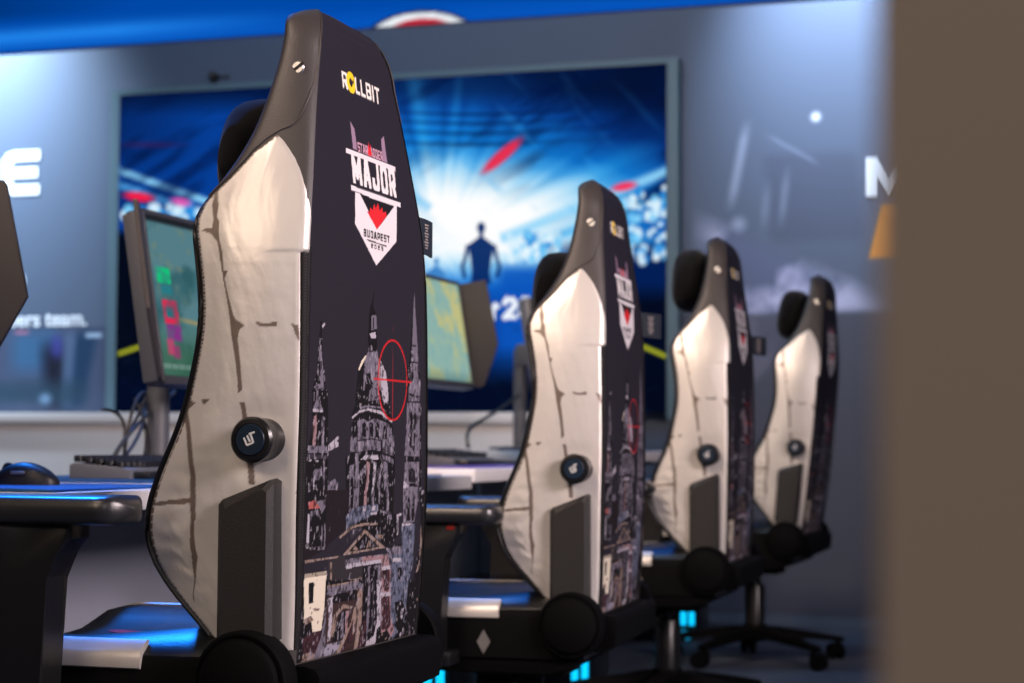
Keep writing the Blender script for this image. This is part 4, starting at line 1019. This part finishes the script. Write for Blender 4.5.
# cables behind the grey keyboard
for mon, off, sets, r in ((m2, (-.165, -.155, 0), ([(-.02, .30, .20), (.0, .20, .16), (.05, -.06, .12), (.02, -.08, .005)], [(-.05, .20, .17), (.02, .1, .10), (.04, -.02, .06), (.02, -.06, .005)], [(-.05, .16, .18), (.0, .18, .08), (.0, .10, .02), (.02, .06, .005)], [(.0, .02, .005), (.05, -.05, .14), (.02, .05, .20), (-.02, .16, .19)], [(-.02, .18, .22), (-.02, .16, .14), (-.03, .02, .05), (-.02, -.02, .005)], [(-.06, .03, .15), (-.02, .12, .15), (-.01, .02, .06), (.0, .04, .005)]), .0042),
                          (m4, (-.15, -.62, 0), ([(.06, -.13, .005), (.05, -.16, .10), (.05, -.05, .06), (.02, .54, .20)],), .006)):
    for pts in sets:
        bm = bmesh.new(); tube(bm, [tuple(a+b for a, b in zip(p, off)) for p in bez(*pts)], r, 8); obj('cable', bm, M['cable'], mon)
# PC towers under the desks
def tower(y, lo, hi, lab, x=-1.84):
    t = thing('computer_tower', lab, 'computer', (x, y, 0), 0, 'computers under the desks')
    bm = bmesh.new(); box(bm, (0, 0, .18), (.44, .21, .32), .006); obj('case', bm, M['pc'], t)
    bm = bmesh.new(); box(bm, (.224, 0, .18), (.012, .20, .30), .004); pn = obj('front_panel', bm, M['plastic_smooth'], t)
    for s in (-1, 1):
        bm = bmesh.new(); box(bm, (.19+s*.0165, -.1065, (hi+lo)/2), (.021, .007, hi-lo), .003); obj('light_strip', bm, M['cyan'], pn)
    if lo > .05:
        bm = bmesh.new(); tube(bm, [(.19+.017*math.cos(a), -.1065, .048-.024*math.sin(a)) for a in np.linspace(0.1, PI-.1, 14)], .0095, 8); obj('light_ring', bm, M['cyan'], pn)
    for sx in (-1, 1):
        for sy in (-1, 1):
            bm = bmesh.new(); cyl(bm, (sx*.17, sy*.08, 0), (0, 0, 1), .018, .022, .003, 16); obj('foot', bm, M['black'], t)
tower(4.435, .07, .23, 'black computer tower with cyan light strips seen below the nearest chair', -1.79)
tower(5.89, .02, .19, 'black computer tower with cyan light strips under the second chair')
tower(7.42, .068, .182, 'black computer tower with cyan light strips seen between third and farthest chairs')
# ------------------------------------------------------------------ lights of the venue, plus added fill lamps
def area(name, loc, target, size, power, rgb, size_y=None, spread=None):
    l = bpy.data.lights.new(name, 'AREA'); l.energy = power; l.color = lin(rgb); l.size = size
    if size_y: l.shape = 'RECTANGLE'; l.size_y = size_y
    if spread: l.spread = math.radians(spread)
    o = bpy.data.objects.new(name, l); COL.objects.link(o); o.location = loc
    o.rotation_euler = (Vector(target)-Vector(loc)).to_track_quat('-Z', 'Y').to_euler(); return o
def spot(name, loc, target, power, rgb, ang, blend=.6, r=.1):
    l = bpy.data.lights.new(name, 'SPOT'); l.energy = power; l.color = lin(rgb); l.spot_size = math.radians(ang); l.spot_blend = blend; l.shadow_soft_size = r
    o = bpy.data.objects.new(name, l); COL.objects.link(o); o.location = loc
    o.rotation_euler = (Vector(target)-Vector(loc)).to_track_quat('-Z', 'Y').to_euler(); return o
WORLD = .04
area('front_softbox', (-2.2, -2.0, 3.2), (-1.15, 3.0, .9), 1.6, 60, (255, 226, 200), 1.2)
area('row_softbox', (-2.2, .2, 4.4), (-1.1, 6.0, .9), 1.4, 42, (255, 226, 206), 1.0, 70)
area('chair_back_fill', (2.8, 1.8, 2.3), (-1.0, 3.0, .8), 1.6, 80, (255, 234, 236), 1.2, 100)  # added fill lamp, brightens the printed backs of the chairs
spot('blue_stage_light', (-3.3, 4.3, 3.9), (-1.55, 2.3, .58), 1300, (20, 125, 255), 23, .6, .2)
spot('blue_stage_light', (-3.1, 5.6, 3.9), (-1.6, 3.85, .55), 420, (20, 125, 255), 20, .6, .2)
spot('blue_stage_light', (-3.1, 7.0, 3.9), (-1.6, 5.25, .6), 420, (20, 125, 255), 20, .6, .2)
spot('wall_washer', (-5.75, 7.35, 3.5), (-5.75, 8.2, 2.62), 1150, (214, 236, 255), 92, 1., .1)
spot('wall_washer', (-1.15, 7.4, 3.6), (-1.15, 8.2, 2.62), 620, (214, 232, 255), 58, 1., .1)
area('wall_fill', (-3.0, 5.2, 4.6), (-3.0, 8.2, 1.6), 3., 80, (186, 222, 255), .6)  # added fill lamp, lifts the tone of the back wall
area('partition_fill', (.7, -1.6, 2.4), (.4, .45, .9),   .8, 15, (255, 246, 240))  # added lamp that brightens the foreground partition

w = bpy.data.worlds.new('world'); scene.world = w; w.use_nodes = True
w.node_tree.nodes['Background'].inputs['Color'].default_value = lin((150, 160, 185))+[1]; w.node_tree.nodes['Background'].inputs['Strength'].default_value = WORLD
vs = scene.view_settings; vs.view_transform = 'Standard'; vs.look = 'None'; vs.gamma = 1; vs.use_curve_mapping = False; vs.exposure = 0
